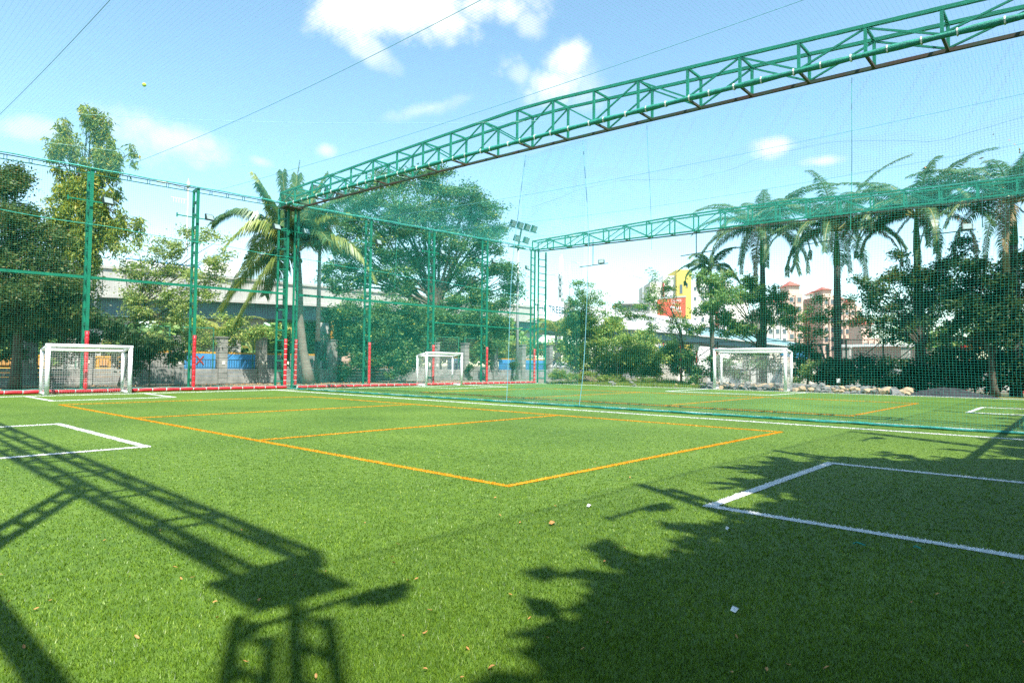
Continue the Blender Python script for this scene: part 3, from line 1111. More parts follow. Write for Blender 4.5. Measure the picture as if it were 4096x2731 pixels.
# ------------------------------------------------------------------ floodlights
def lamp_proto(loc, rz, label, group, arm=(0, 0), tilt=0.5, size=0.42, drop=None):
    """lamp facing -y in its own frame before turning"""
    t = root('floodlight', label, 'floodlight', loc, group)
    g = ORG[t.name]
    m = Matrix.Rotation(rz, 3, 'Z')
    k = Matrix.Rotation(-tilt, 3, 'X')

    def put(name, boxes, mm):
        mb = MB()
        for c, s, tl in boxes:
            b = MB()
            b.box((0, 0, 0), s)
            for vv in b.v:
                q = Vector(vv)
                if tl:
                    q = k @ (q + Vector(c))
                else:
                    q = q + Vector(c)
                q = m @ q + g
                mb.v.append(tuple(q))
            n = len(mb.v) - 8
            mb.f += [tuple(i + n for i in f) for f in b.f]
        return part(name, mb, mm, t)

    s = size
    put('housing', [((0, 0, 0), (s, 0.09, s * 0.74), True), ((0, 0.09, 0), (s * .6, 0.08, s * .45), True)], M['lamp_body'])
    put('glass', [((0, -0.049, 0), (s * 0.86, 0.008, s * 0.6), True)], M['lamp_glass'])
    put('bracket', [((-s / 2 - .02, 0.0, 0), (0.02, 0.05, s * .5), False), ((s / 2 + .02, 0.0, 0), (0.02, 0.05, s * .5), False),
                    ((0, 0.0, -s * .27), (s + .06, 0.05, 0.025), False)], M['lamp_body'])
    if arm != (0, 0):
        mb = MB()
        mb.bar((g.x + arm[0], g.y + 0.12, g.z - s * .25), (g.x + arm[1], g.y + 0.12, g.z - s * .25), 0.045, 0.045)
        part('arm', mb, M['green_paint'], t)
        e = arm[0] if abs(arm[0]) > abs(arm[1]) else arm[1]
        mb = MB()
        mb.box((g.x + e, g.y + 0.12, g.z - s * .25), (0.05, 0.05, 0.2))
        part('end_plate', mb, M['green_paint'], t)
    if drop:
        mb = MB()
        mb.bar((g.x + drop[0], g.y + drop[1], g.z - s * .25), (g.x + drop[0], g.y + drop[1], g.z + drop[2]), 0.04, 0.04)
        part('hanger', mb, M['lamp_body'], t)
    return t


GF = 'floodlights on the fence posts'
for (px, py, v, lab, arm) in (
        (432, 804, 0.25, 'floodlight on the fence post in front of the drooping mast tree', (-1.45, 0.05)),
        (838, 870, 0.25, 'floodlight on the fence post left of the coconut palm', (-1.45, 0.05)),
        (1108, 908, 0.25, 'pale faced floodlight left of the corner column', (-0.05, 0.8)),
        (1225, 926, 0.25, 'small floodlight right of the corner column', (-0.8, 0.05)),
        (1515, 969, 0.25, 'floodlight on the fence post left of the rain tree trunk', (-1.6, 0.05)),
        (1769, 1009, 0.25, 'floodlight on the fence post in front of the rain tree', (-1.6, 0.05)),
        (1975, 1044, 0.25, 'floodlight on the fence post at the right edge of the rain tree', (-1.6, 0.05)),
        (2109, 1071, 0.2, 'floodlight left of the far corner column', (-0.05, 1.0))):
    p = at_v(px, py, v)
    lamp_proto(p, 0.25, lab, GF, arm, 0.35)
GH = 'floodlights hung under the far truss'
for (px, py, lab, arm, drop) in (
        (2405, 1046, 'floodlight hung from the far truss right of the corner column', (-0.1, 0.05), (0.4, 1.0, 1.75)),
        (3869, 907, 'floodlight hung from the far truss among the right palms', (-0.1, 0.05), (0.0, -0.6, 1.5))):
    p = at_u(px, py, 20.7)
    t = lamp_proto(p, -1.2, lab, GH, (0, 0), 0.3, 0.42, drop)
    mb = MB()
    mb.bar((p[0] + .4, p[1] - .3, p[2] - .1), (p[0] + .4, p[1] + 2.2, p[2] - .14), 0.05, 0.05)
    part('arm', mb, M['lamp_body'], t)
# arms without a lamp in view
for (px, py, lab) in ((2785, 1014, 'dark hanger bar under the far truss by the small palm'), (3285, 968, 'dark hanger bar under the far truss by the middle royal palm')):
    p = at_u(px, py, 20.9)
    t = root('hanger_bar', lab, 'hanger', p, 'hangers under the far truss')
    mb = MB()
    mb.bar(p, (p[0], p[1], zb_far(-p[1]) - .05), 0.05, 0.05)
    part('rod', mb, M['lamp_body'], t)
    mb = MB()
    mb.bar((p[0], p[1] - 1.1, p[2] + .05), (p[0], p[1] + 1.1, p[2] - .05), 0.05, 0.05)
    part('arm', mb, M['lamp_body'], t)
GE = 'floodlights on the near end fence'
for u, lab in ((-17.25, 'floodlight beside the near corner column that throws a shadow on the turf'), (-14.0, 'floodlight on the near end fence nearest the corner'),
               (-5.4, 'floodlight on the near end fence in the middle')):
    lamp_proto(W(u, V1 - 0.35, 7.55), math.pi, lab, GE, (-0.7, 0.1), 0.35, 0.36)


def light_tower(label, px, py_top, py_base, v, lamps, blk=0.0):
    b = at_v(px, py_base, v)
    top = at_v(px, py_top, v)
    b[2] = 0
    t = root('floodlight_tower', label, 'light tower', b)
    h = top[2]
    mb = MB()
    mb.tube([(b[0], b[1], blk), (b[0], b[1], h)], [0.17, 0.10], 8)
    part('pole', mb, M['steel'], t, smooth=True)
    if blk:
        mb = MB()
        mb.tube([(b[0], b[1], 0), (b[0], b[1], blk)], 0.20, 8)
        part('pole_base', mb, M['black_paint'], t, smooth=True)
    mb = MB()
    mb.box((b[0], b[1], h - .1), (1.9, 0.5, 0.06))
    part('platform', mb, M['mesh_green'], t)
    mb = MB()
    mb.bar((b[0], b[1], h - .1), (b[0] + .5, b[1], h + 2.0), 0.12, 0.12)
    part('mast', mb, M['lamp_body'], t)
    for (dx, dz) in lamps:
        mb = MB()
        mb.box((b[0] + dx, b[1] - .1, h + dz), (0.85, 0.22, 0.62), 0.2, 0.4)
        lp = part('lamp', mb, M['lamp_body'], t)
        mb = MB()
        mb.box((b[0] + dx + .02, b[1] - .235, h + dz - .05), (0.72, 0.02, 0.50), 0.2, 0.4)
        part('lamp_glass', mb, M['lamp_glass'], lp)
    for dz in (0.5, 1.75):
        xs = [dx for dx, z in lamps if abs(z - dz - .35) < .4] or [-.5, .5]
        mb = MB()
        mb.bar((b[0] + min(xs) - .5, b[1] - .05, h + dz), (b[0] + max(xs) + .5, b[1] - .05, h + dz), 0.06, 0.06)
        part('lamp_rail', mb, M['lamp_body'], t)
    return t


light_tower('steel floodlight tower with six lamps behind the far corner column', 2068, 985, 1500, -9.2,
            ((-.9, 2.1), (.15, 2.1), (1.2, 2.1), (2.25, 2.1), (-.35, .75), (1.05, .75)))
light_tower('steel floodlight tower with black base behind the coconut palm', 1268, 880, 1515, -8.5, ((-.5, 2.1), (.6, 2.1), (1.6, 2.1), (-.2, .75), (1.0, .75)), 2.9)


# ------------------------------------------------------------------ goals
def goal(label, w, h, depth, place, cell=0.085, r=0.088):
    """w along local x, depth along local +y away from the pitch; place(x,y,z) -> world"""
    o = place(0, 0, 0)
    t = root('football_goal', label, 'goal', o, 'white padded goals')

    def tube(name, pts, rad=r, m=None, bands=0.33):
        mb = MB()
        mb.tube([place(*p) for p in pts], rad, 10)
        q = part(name, mb, m or M['white_vinyl'], t, smooth=True)
        a, b = Vector(pts[0]), Vector(pts[-1])
        n = int((b - a).length / bands)
        mb = MB()
        for i in range(1, n):
            c = a.lerp(b, i / n)
            d = (b - a).normalized() * 0.006
            mb.tube([place(*(c - d)), place(*(c + d))], rad + 0.004, 10)
        if n > 1:
            part('lacing', mb, M['seam_grey'], q, kind='stuff')

    for s, x in ((-1, 0), (1, w)):
        tube('post', [(x, 0, 0), (x, 0, h - r)])
        tube('back_post', [(x, depth, 0), (x, depth, h - .22)], r * .75)
        tube('top_bar', [(x, r, h - r - .02), (x, depth, h - .24)], r * .7)
        tube('base_bar', [(x, r, 0.06), (x, depth, 0.06)], 0.06)
    tube('crossbar', [(-r, 0, h - r), (w + r, 0, h - r)])
    tube('back_bar', [(0, depth, h - .24), (w, depth, h - .24)], r * .8)
    # net: back and two sides
    vf = []
    pl = lambda A, B, C: np.stack([np.vectorize(lambda a, b, c: place(a, b, c)[i])(A, B, C) for i in range(3)], -1)
    ex = np.array(place(1, 0, 0)) - np.array(o)
    ey = np.array(place(0, 1, 0)) - np.array(o)
    tr = 0.0032
    zt = h - .35
    nz = int(zt / cell)
    zs = np.linspace(0.03, zt, nz)
    xs = np.linspace(0, w, int(w / cell))
    sagx = np.linspace(0, w, 12)
    Z1, X1 = np.meshgrid(zs, sagx, indexing='ij')
    vf.append(twine(pl(X1, depth - .03 + 0.06 * np.sin(X1 / w * 3.1) * (1 - Z1 / h), Z1 - 0.03 * np.sin(X1 / w * math.pi)), tr, ey, (0, 0, 1)))
    X2, Z2 = np.meshgrid(xs, np.linspace(0.03, zt, 6), indexing='ij')
    vf.append(twine(pl(X2, depth - .03 + 0.06 * np.sin(X2 / w * 3.1) * (1 - Z2 / h), Z2), tr, ex, ey))
    for x in (0.01, w - .01):
        Z1, Y1 = np.meshgrid(zs, np.linspace(0.05, depth, 3), indexing='ij')
        vf.append(twine(pl(X1[:, :1] * 0 + x + 0 * Y1, Y1, Z1), tr, ex, (0, 0, 1)))
        Y2, Z2 = np.meshgrid(np.linspace(0.08, depth, max(3, int(depth / cell))), np.linspace(0.03, zt, 3), indexing='ij')
        vf.append(twine(pl(0 * Y2 + x, Y2, Z2), tr, ex, ey))
    Vv, F = join(*vf)
    np_part('goal_net', Vv, F, M['white_net'], t, 'stuff')
    return t


goal('white padded goal in front of the red roll at the left', 2.92, 2.05, 0.95, lambda x, y, z: tuple(W(-10.92 + x, 1.60 - y, z)), r=0.084)
goal('small white padded goal behind the divider net, right of the corner column', 3.05, 2.18, 0.9, lambda x, y, z: tuple(W(9.0 + x, 0.98 - y, z)), r=0.078)
goal('white padded goal standing in front of the rock heap at the right', 4.30, 2.55, 1.0, lambda x, y, z: tuple(W(20.78 + y, 14.7 + x, z)), 0.08, 0.092)


# ------------------------------------------------------------------ boundary wall along the road
VW = -10.5
wl = root('boundary_wall', 'low grey block wall with tall piers and black railings beyond the left fence', 'wall', W(10, VW, 0))
PIER = [-19.4, -16.8, -14.2, -11.9, -9.2, -6.6, -4.1, -1.62, 1.1, 3.82, 6.6, 9.4, 12.8, 16.2, 19.7, 23.3, 27.2, 31.3, 35.7, 40.0, 44.4, 48.8, 53.2]
for i, u in enumerate(PIER):
    h = 2.95 + 0.014 * (u + 2)
    mb = MB()
    nb = 9
    for k in range(nb):
        z0, z1 = h * k / nb, h * (k + 1) / nb
        mb.box(W(u, VW, (z0 + z1) / 2), (0.56, 0.56, z1 - z0 - 0.025))
    mb.box(W(u, VW, h / 2), (0.52, 0.52, h - .03))
    p = part('pier', mb, M['concrete'], wl)
    mb = MB()
    mb.box(W(u, VW, h + .04), (0.66, 0.66, 0.08))
    part('cap', mb, M['concrete'], p)
    mb = MB()
    mb.box(W(u + .02, VW + .29, 1.35), (0.20, 0.03, 0.22))
    part('plaque', mb, M['cream_wall'], p)
    if i + 1 < len(PIER):
        u2 = PIER[i + 1]
        for k in range(4):
            mb = MB()
            mb.box(W((u + u2) / 2, VW + random.uniform(-.01, .01), 0.24 * k + .12), (u2 - u - .565, 0.22, 0.225))
            part('block_course', mb, M['concrete'], wl)
        mb = MB()
        n = max(4, int((u2 - u - .7) / 0.16))
        for k in range(n + 1):
            x = u + .36 + (u2 - u - .72) * k / n
            mb.bar(W(x, VW, 1.06), W(x, VW, 1.52), 0.022)
        part('balusters', mb, M['black_iron'], wl, kind='stuff')
        for z, hh in ((1.03, .05), (1.55, .045)):
            mb = MB()
            mb.bar(W(u + .30, VW, z), W(u2 - .30, VW, z), 0.04, hh)
            part('rail', mb, M['black_iron'], wl)

# chain link screen behind the wall
cs = root('chain_link_fence', 'green framed chain link screen standing behind the block wall', 'fence', W(10, VW - .5, 0))
for a, b in zip(PIER[:-1], PIER[1:]):
    z0, z1 = 1.1, 3.65 + 0.012 * a
    mb = MB()
    for x in (a + .45, b - .35):
        mb.bar(W(x, VW - .5, 0), W(x, VW - .5, z1), 0.05)
    mb.bar(W(a + .45, VW - .5, z1), W(b - .35, VW - .5, z1), 0.05)
    part('frame', mb, M['mesh_green'], cs)
    P = []
    L, hh = b - a - .8, z1 - z0
    for s in np.arange(-hh, L, 0.16):
        for sg in (1, -1):
            s0, s1 = max(s, 0), min(s + hh, L)
            if s1 > s0:
                za, zb_ = z0 + (s0 - s), z0 + (s1 - s)
                if sg < 0:
                    P.append([W(a + .45 + L - s0, VW - .5, za), W(a + .45 + L - s1, VW - .5, zb_)])
                else:
                    P.append([W(a + .45 + s0, VW - .5, za), W(a + .45 + s1, VW - .5, zb_)])
    Vv, F = twine(np.array(P), 0.006, Y, X)
    np_part('chain_mesh', Vv, F, M['chain'], cs, 'stuff')


# ------------------------------------------------------------------ road side things
def text(s, size, mat_, parent, loc, ex, ez, name='lettering', extrude=0.004, bold=0.0, align='LEFT'):
    cu = bpy.data.curves.new(name, 'FONT')
    cu.body = s
    cu.size = size
    cu.extrude = extrude
    cu.offset = bold
    cu.align_x = align
    cu.resolution_u = 3
    cu.materials.append(mat_)
    tmp = bpy.data.objects.new(name, cu)
    me = bpy.data.meshes.new_from_object(tmp)
    me.materials.clear()
    me.materials.append(mat_)
    bpy.data.objects.remove(tmp)
    bpy.data.curves.remove(cu)
    o = bpy.data.objects.new(name, me)
    col.objects.link(o)
    ex, ez = Vector(ex).normalized(), Vector(ez).normalized()
    nn = ex.cross(ez)
    o.parent = parent
    g = ORG[parent.name]
    o.matrix_local = Matrix(((ex.x, ez.x, nn.x, loc[0] - g.x), (ex.y, ez.y, nn.y, loc[1] - g.y), (ex.z, ez.z, nn.z, loc[2] - g.z), (0, 0, 0, 1)))
    return o


def barricade(u0, u1, v, mat_, label, h=1.9, top=True, z0=0.25, group='painted barricade boards along the road'):
    t = root('barricade', label, 'barricade', W((u0 + u1) / 2, v, 0), group)
    mb = MB()
    mb.box(W((u0 + u1) / 2, v, z0 + h / 2), (u1 - u0, 0.06, h))
    part('board', mb, mat_, t)
    if top:
        mb = MB()
        n = int((u1 - u0) / 0.22)
        for i in range(n):
            mb.box(W(u0 + (i + .5) * (u1 - u0) / n, v + .002, z0 + h + .075), ((u1 - u0) / n * (0.7 if i % 2 else .98), 0.064, 0.14))
        part('striped_top', mb, M['yellow'], t)
    mb = MB()
    for x in (u0 + .3, u1 - .3):
        mb.bar(W(x, v - .25, 0), W(x, v - .03, z0 + h * .8), 0.05)
        mb.box(W(x, v, 0.1), (0.5, 0.7, 0.2))
    part('stand', mb, M['steel'], t)
    return t


# spans given at v = -15
def uv_at(px, v):
    return at_v(px, 1450, v)[0]


VB = -15.2
for (x0, x1, m, lab) in ((560, 692, 'grey_board', 'dusty grey barricade board beyond the wall behind the pale moringa tree'),
                         (738, 862, 'blue_board', 'blue barricade board between the two wall piers left of the shrubs'),
                         (905, 1024, 'blue_board', 'blue barricade board just left of the corner column beyond the wall'),
                         (1069, 1128, 'grey_board', 'dusty barricade board directly behind the corner column'),
                         (1160, 1262, 'grey_board', 'dusty barricade board behind the coconut palm trunk'),
                         (1790, 1870, 'blue_board', 'faded blue barricade right of the middle goal'),
                         (1995, 2060, 'blue_board', 'faded blue barricade behind the floodlight tower foot'),
                         (2102, 2180, 'blue_board', 'faded blue barricade behind the far corner column'),
                         (2208, 2226, 'blue_board', 'narrow bright blue barricade left of the white car')):
    t = barricade(uv_at(x0, VB), uv_at(x1, VB), VB, M[m], lab, 1.75)
    if x0 == 738:
        c = at_v(800, 1440, VB + .05)
        mb = MB()
        mb.bar(c + np.array([-.25, 0, -.3]), c + np.array([.25, 0, .3]), 0.02, 0.09)
        mb.bar(c + np.array([-.25, -.01, .3]), c + np.array([.25, -.01, -.3]), 0.02, 0.09)
        part('red_cross', mb, M['red_paint'], t)

# yellow plastic barriers at the left
GY = 'yellow road barriers at the left'
for (x0, x1, lab) in ((-70, 100, 'yellow plastic road barrier beyond the wall at the left edge'), (112, 178, 'yellow plastic road barrier half hidden by the left goal post'),
                      (380, 440, 'yellow plastic road barrier seen through the left goal net'), (470, 560, 'low yellow road barrier right of the left goal')):
    v = -14.2
    u0, u1 = uv_at(x0, v), uv_at(x1, v)
    t = root('road_barrier', lab, 'barrier', W((u0 + u1) / 2, v, 0), GY)
    mb = MB()
    n = len(mb.v)
    prof = [(-.38, .35), (.38, .35), (.30, .75), (.16, .95), (.13, 1.72), (-.13, 1.72), (-.16, .95), (-.30, .75)]
    for x in (u0, u1):
        for q in prof:
            mb.v.append(tuple(W(x, v + q[0], q[1])))
    k = len(prof)
    for i in range(k):
        j = (i + 1) % k
        mb.f.append((i, j, k + j, k + i))
    mb.f += [tuple(reversed(range(k))), tuple(range(k, 2 * k))]
    part('body', mb, M['yellow'], t)
    mb = MB()
    mb.box(W((u0 + u1) / 2, v + .22, 1.28), ((u1 - u0) * .5, 0.05, 0.34))
    part('faded_mark', mb, M['orange_board'], t)
# high yellow boards under the viaduct at the left
GO = 'yellow boards under the flyover'
for (x0, x1, lab) in ((30, 102, 'yellow board under the flyover, left of the three at the left edge'), (108, 160, 'yellow board under the flyover, middle of the three'), (164, 193, 'yellow board under the flyover with red digits, right of the three')):
    v = -24
    a, b = at_v(x0, 1296, v), at_v(x1, 1318, v)
    t = root('signboard', lab, 'signboard', ((a[0] + b[0]) / 2, -v, 0), GO)
    mb = MB()
    mb.box(((a[0] + b[0]) / 2, -v, (a[2] + b[2]) / 2), (b[0] - a[0], 0.08, (a[2] - b[2]) * 1.15))
    part('board', mb, M['orange_board'], t)
    mb = MB()
    for x in (a[0] + .2, b[0] - .2):
        mb.bar((x, -v + .08, 0), (x, -v + .08, a[2]), 0.08)
    part('support', mb, M['black_iron'], t)
    if x0 == 164:
        text('17', 0.42, M['red_paint'], t, ((a[0] + b[0]) / 2 - .2, -v - .05, b[2] + .06), (1, 0, 0), (0, 0, 1))

# grey drum and yellow mast of the road works behind the coconut palm
b = at_v(1285, 1500, -13)
t = root('drilling_rig', 'road works rig with pale drum and yellow mast right of the coconut palm trunk', 'machine', (b[0], b[1], 0))
mb = MB()
mb.tube([(b[0] + .05, b[1], 1.9), (b[0] + .12, b[1], 4.6)], [.42, .42], 12)
part('drum', mb, M['grey_board'], t, smooth=True)
mb = MB()
mb.bar((b[0] + .75, b[1], 0.5), (b[0] + .85, b[1], 4.9), 0.22, 0.28)
part('mast', mb, M['yellow'], t)
mb = MB()
mb.bar((b[0] + .55, b[1] - .2, 3.9), (b[0] + .62, b[1] - .2, 5.3), 0.08, 0.08)
part('hydraulic_ram', mb, M['black_paint'], t)
mb = MB()
mb.box((b[0] + .6, b[1], 1.15), (1.9, 1.2, 0.8))
mb.box((b[0] + 1.2, b[1], 1.75), (0.6, 1.0, 0.5))
part('body', mb, M['steel'], t)
for dx in (-.2, .9):
    mb = MB()
    mb.tube([(b[0] + .3 + dx, b[1] - .75, .42), (b[0] + .3 + dx, b[1] - .5, .42)], .42, 12)
    part('wheel', mb, M['rubber'], t)
# timber stack, seen under the rain tree
b = at_v(1620, 1470, -14)
t = root('timber_stack', 'stack of pale planks beyond the wall under the rain tree', 'timber stack', (b[0] - 1.5, b[1], 0))
for k in range(8):
    mb = MB()
    mb.box((b[0] - 1.6 + random.uniform(-.3, .3), b[1], 0.5 + .2 * k), (3.2, 1.2, 0.10))
    part('plank', mb, M['orange_board'] if k % 2 else M['cream_wall'], t)


def car(label, c, rz, m, L=4.0, group=None):
    t = root('parked_car', label, 'car', c, group)
    g = ORG[t.name]
    ro = Matrix.Rotation(rz, 3, 'Z')

    def prism(name, prof, w, mm, par=t, y0=None):
        mb = MB()
        k = len(prof)
        for y in ((-w / 2, w / 2) if y0 is None else y0):
            for x, z in prof:
                q = ro @ Vector((x, y, z)) + g
                mb.v.append(tuple(q))
        for i in range(k):
            j = (i + 1) % k
            mb.f.append((i, j, k + j, k + i))
        mb.f += [tuple(reversed(range(k))), tuple(range(k, 2 * k))]
        return part(name, mb, mm, par)
    prism('body', [(-2, .35), (2, .35), (2.02, .7), (1.85, .92), (1.0, 1.02), (.35, 1.45), (-1.1, 1.5), (-1.75, 1.05), (-2.0, .95)], 1.6, m)
    for s in (-1, 1):
        prism('window', [(.85, 1.03), (.3, 1.38), (-1.05, 1.42), (-1.5, 1.05)], 0, M['window'], t, (s * .79, s * .81))
        for x in (-1.25, 1.3):
            mb = MB()
            a = ro @ Vector((x, s * .66, .31)) + g
            b_ = ro @ Vector((x, s * .82, .31)) + g
            mb.tube([a, b_], .31, 14)
            w = part('wheel', mb, M['rubber'], t)
            mb = MB()
            a = ro @ Vector((x, s * .8, .31)) + g
            b_ = ro @ Vector((x, s * .83, .31)) + g
            mb.tube([a, b_], .18, 10)
            part('rim', mb, M['steel'], w)
    prism('windscreen', [(1.02, 1.035), (.40, 1.44), (.36, 1.43), (.98, 1.025)], 1.35, M['window'])
    for y in (-.55, .55):
        mb = MB()
        q = ro @ Vector((2.0, y, .72)) + g
        mb.box(q, (0.12, 0.3, 0.14), rz)
        part('headlight', mb, M['lamp_glass'], t)
    return t


p = at_v(2268, 1450, -13.5)
car('white car on the road behind the wall right of the last grey pier', (p[0], p[1], 0.35), 0.15, M['car_white'])
p = at_v(2400, 1450, -13.5)
car('white car on the road mostly hidden by the big light green bush', (p[0], p[1], 0.3), 0.1, M['car_white'])

# ------------------------------------------------------------------ flyover
VF = -40.0
fl = root('flyover', 'grey concrete road flyover ramp running behind the trees beyond the road', 'flyover', W(60, VF, 0))
FU = [-60, -40, -20, -8, 2, 14, 26, 40, 52, 61.2, 72, 84, 98, 112, 126, 140, 160, 185, 214]
FT = lambda u: float(np.interp(u, [-60, 0.94, 14, 25.6, 61.2, 100, 133, 160, 214], [9.8, 10.65, 10.93, 11.09, 11.55, 12.0, 11.8, 11.1, 9.35]))
FB = lambda u: float(np.interp(u, [-60, 1, 17, 23.6, 69, 132, 160, 214], [7.0, 7.82, 8.5, 8.75, 9.14, 9.4, 9.0, 8.4]))
FG = lambda u: float(np.interp(u, [-60, 1, 23, 76, 148, 160, 214], [5.0, 5.87, 7.0, 7.7, 7.7, 7.4, 8.0]))
for a, b in zip(FU[:-1], FU[1:]):
    n = max(1, int((b - a) / 6))
    for i in range(n):
        u0, u1 = a + (b - a) * i / n + .04, a + (b - a) * (i + 1) / n - .04
        blue = u0 > 126
        mb = MB()
        mb.bar(W(u0, VF, (FT(u0) + FB(u0)) / 2), W(u1, VF, (FT(u1) + FB(u1)) / 2), 0.3, FT(a) - FB(a) - .25)
        part('parapet_panel', mb, M['ramp_blue'] if blue else M['concrete_pale'], fl)
    mb = MB()
    mb.bar(W(a, VF + .05, FT(a) + .02), W(b, VF + .05, FT(b) + .02), 0.55, 0.28)
    part('coping', mb, M['ramp_blue'] if a > 126 else M['concrete_pale'], fl)
    mb = MB()
    mb.bar(W(a, VF + .1, FB(a) - .05), W(b, VF + .1, FB(b) - .05), 0.7, 0.3)
    part('ledge', mb, M['concrete_pale'], fl)
    mb = MB()
    d = (FB(a) - FG(a))
    mb.bar(W(a, VF - 5, (FB(a) + FG(a)) / 2 - .1), W(b, VF - 5, (FB(b) + FG(b)) / 2 - .1), 9.0, d)
    part('girder', mb, M['girder'], fl)
    mb = MB()
    mb.bar(W(a, VF - 11, FT(a) - .6), W(b, VF - 11, FT(b) - .6), 0.3, 2.6)
    part('far_parapet', mb, M['ramp_blue'], fl)
for px in (900, 2095, 330):
    q = at_v(px, 1400, VF - 3)
    u = q[0]
    mb = MB()
    mb.bar((u, q[1], 0), (u, q[1], FG(u) - 2.4), 2.6, 2.4)
    mb.v += []
    pier = part('pier', mb, M['concrete_pale'], fl)
    mb = MB()
    n = len(mb.v)
    for (x, z) in ((-1.3, FG(u) - 2.4), (1.3, FG(u) - 2.4), (4.6, FG(u) - .02), (-4.6, FG(u) - .02)):
        for y in (-1.3, 1.3):
            mb.v.append((u + x, q[1] + y, z))
    mb.f += [(0, 2, 4, 6), (1, 7, 5, 3), (0, 1, 3, 2), (2, 3, 5, 4), (4, 5, 7, 6), (6, 7, 1, 0)]
    part('pier_head', mb, M['concrete_pale'], pier)


def hoarding(label, px0, yt0, yb0, px1, yt1, yb1, v, m, name='hoarding'):
    a0, a1 = at_v(px0, yb0, v), at_v(px0, yt0, v)
    b0, b1 = at_v(px1, yb1, v), at_v(px1, yt1, v)
    t = root(name, label, 'hoarding', tuple((a0 + b0) / 2))
    mb = MB()
    mb.v = [tuple(q) for q in (a0, b0, b1, a1)] + [tuple(q + np.array([0, .25, 0])) for q in (a0, b0, b1, a1)]
    mb.f = [(0, 1, 2, 3), (7, 6, 5, 4), (0, 4, 5, 1), (1, 5, 6, 2), (2, 6, 7, 3), (3, 7, 4, 0)]
    part('panel', mb, m, t)
    return t, a0, b0, b1, a1


t, a0, b0, b1, a1 = hoarding('white hoarding on the flyover lettered THE TREES', 2134, 1192, 1280, 2256, 1208, 1287, VF + .6, M['white_hoarding'])
w = np.linalg.norm(b0 - a0)
hh = a1[2] - a0[2]
sl = (b1 - a1)
q0 = a1 + sl * .06 + np.array([0, -.02, -hh * .56])
text('THE TREES', w * .196, M['navy_print'], t, q0, sl, (0, 0, 1), bold=.02)
q0 = a1 + sl * .42 + np.array([0, -.02, -hh * .71])
text('VIKHROLI, MUMBAI', w * .058, M['grey_print'], t, q0, sl, (0, 0, 1))
t, a0, b0, b1, a1 = hoarding('dark end panel between the two white hoardings on the flyover', 2258, 1209, 1284, 2300, 1214, 1289, VF + .5, M['grey_board'])
mb = MB()
for k, px in enumerate((2282,)):
    q = at_v(px, 1258, VF + .78)
    mb.box(q, (1.4, 0.05, 1.0))
part('blue_print', mb, M['blue_board'], t)
t, a0, b0, b1, a1 = hoarding('long white hoarding along the flyover lettered MUMBAI, behind the bushes', 2350, 1222, 1300, 2800, 1283, 1342, VF + .6, M['white_hoarding'])
sl = b1 - a1
w = np.linalg.norm(sl)
hh = a1[2] - a0[2]
text('FOR MUMBAI', hh * .36, M['grey_print'], t, a1 + sl * .10 + np.array([0, -.02, -hh * .66]), sl, (0, 0, 1))
q = a1 + sl * .90 + np.array([0, -.05, -hh * .6])
mb = MB()
mb.box(q, (3.0, 0.05, 0.8))
part('red_blue_mark', mb, M['blue_board'], t)

# things on the flyover deck
p = at_v(640, 1050, VF - 5)
t = root('bus', 'white and blue bus crossing the flyover behind the pale tree', 'bus', (p[0], p[1], FT(p[0]) - 1.4))
z = FT(p[0]) - 1.4
mb = MB()
mb.box((p[0], p[1], z + 1.7), (7.5, 2.4, 2.7))
part('body', mb, M['white_paint'], t)
mb = MB()
mb.box((p[0], p[1] - 1.215, z + 2.95), (7.52, 0.03, 0.12))
mb.box((p[0] - 1.2, p[1] - 1.215, z + 1.7), (0.16, 0.03, 2.6))
part('blue_stripe', mb, M['blue_board'], t)
for k in (-2.6, 0.6, 2.4):
    mb = MB()
    mb.box((p[0] + k, p[1] - 1.214, z + 2.1), (1.5, 0.03, 0.8))
    part('window', mb, M['window'], t)
for k in (-2.4, 2.4):
    mb = MB()
    mb.tube([(p[0] + k, p[1] - 1.2, z + .45), (p[0] + k, p[1] - .9, z + .45)], .45, 12)
    part('wheel', mb, M['rubber'], t)
p = at_v(885, 1075, VF - 14)
t = root('signboard', 'cream signboard standing beyond the flyover left of the coconut palm', 'signboard', (p[0], p[1], 0))
mb = MB()
mb.box((p[0], p[1], p[2]), (4.6, 0.2, 1.7))
part('board', mb, M['cream_wall'], t)
mb = MB()
for k in (-1.5, 1.5):
    mb.bar((p[0] + k, p[1] + .2, 0), (p[0] + k, p[1] + .2, p[2]), 0.2)
part('support', mb, M['steel'], t)
GL = 'street lamps along the flyover'


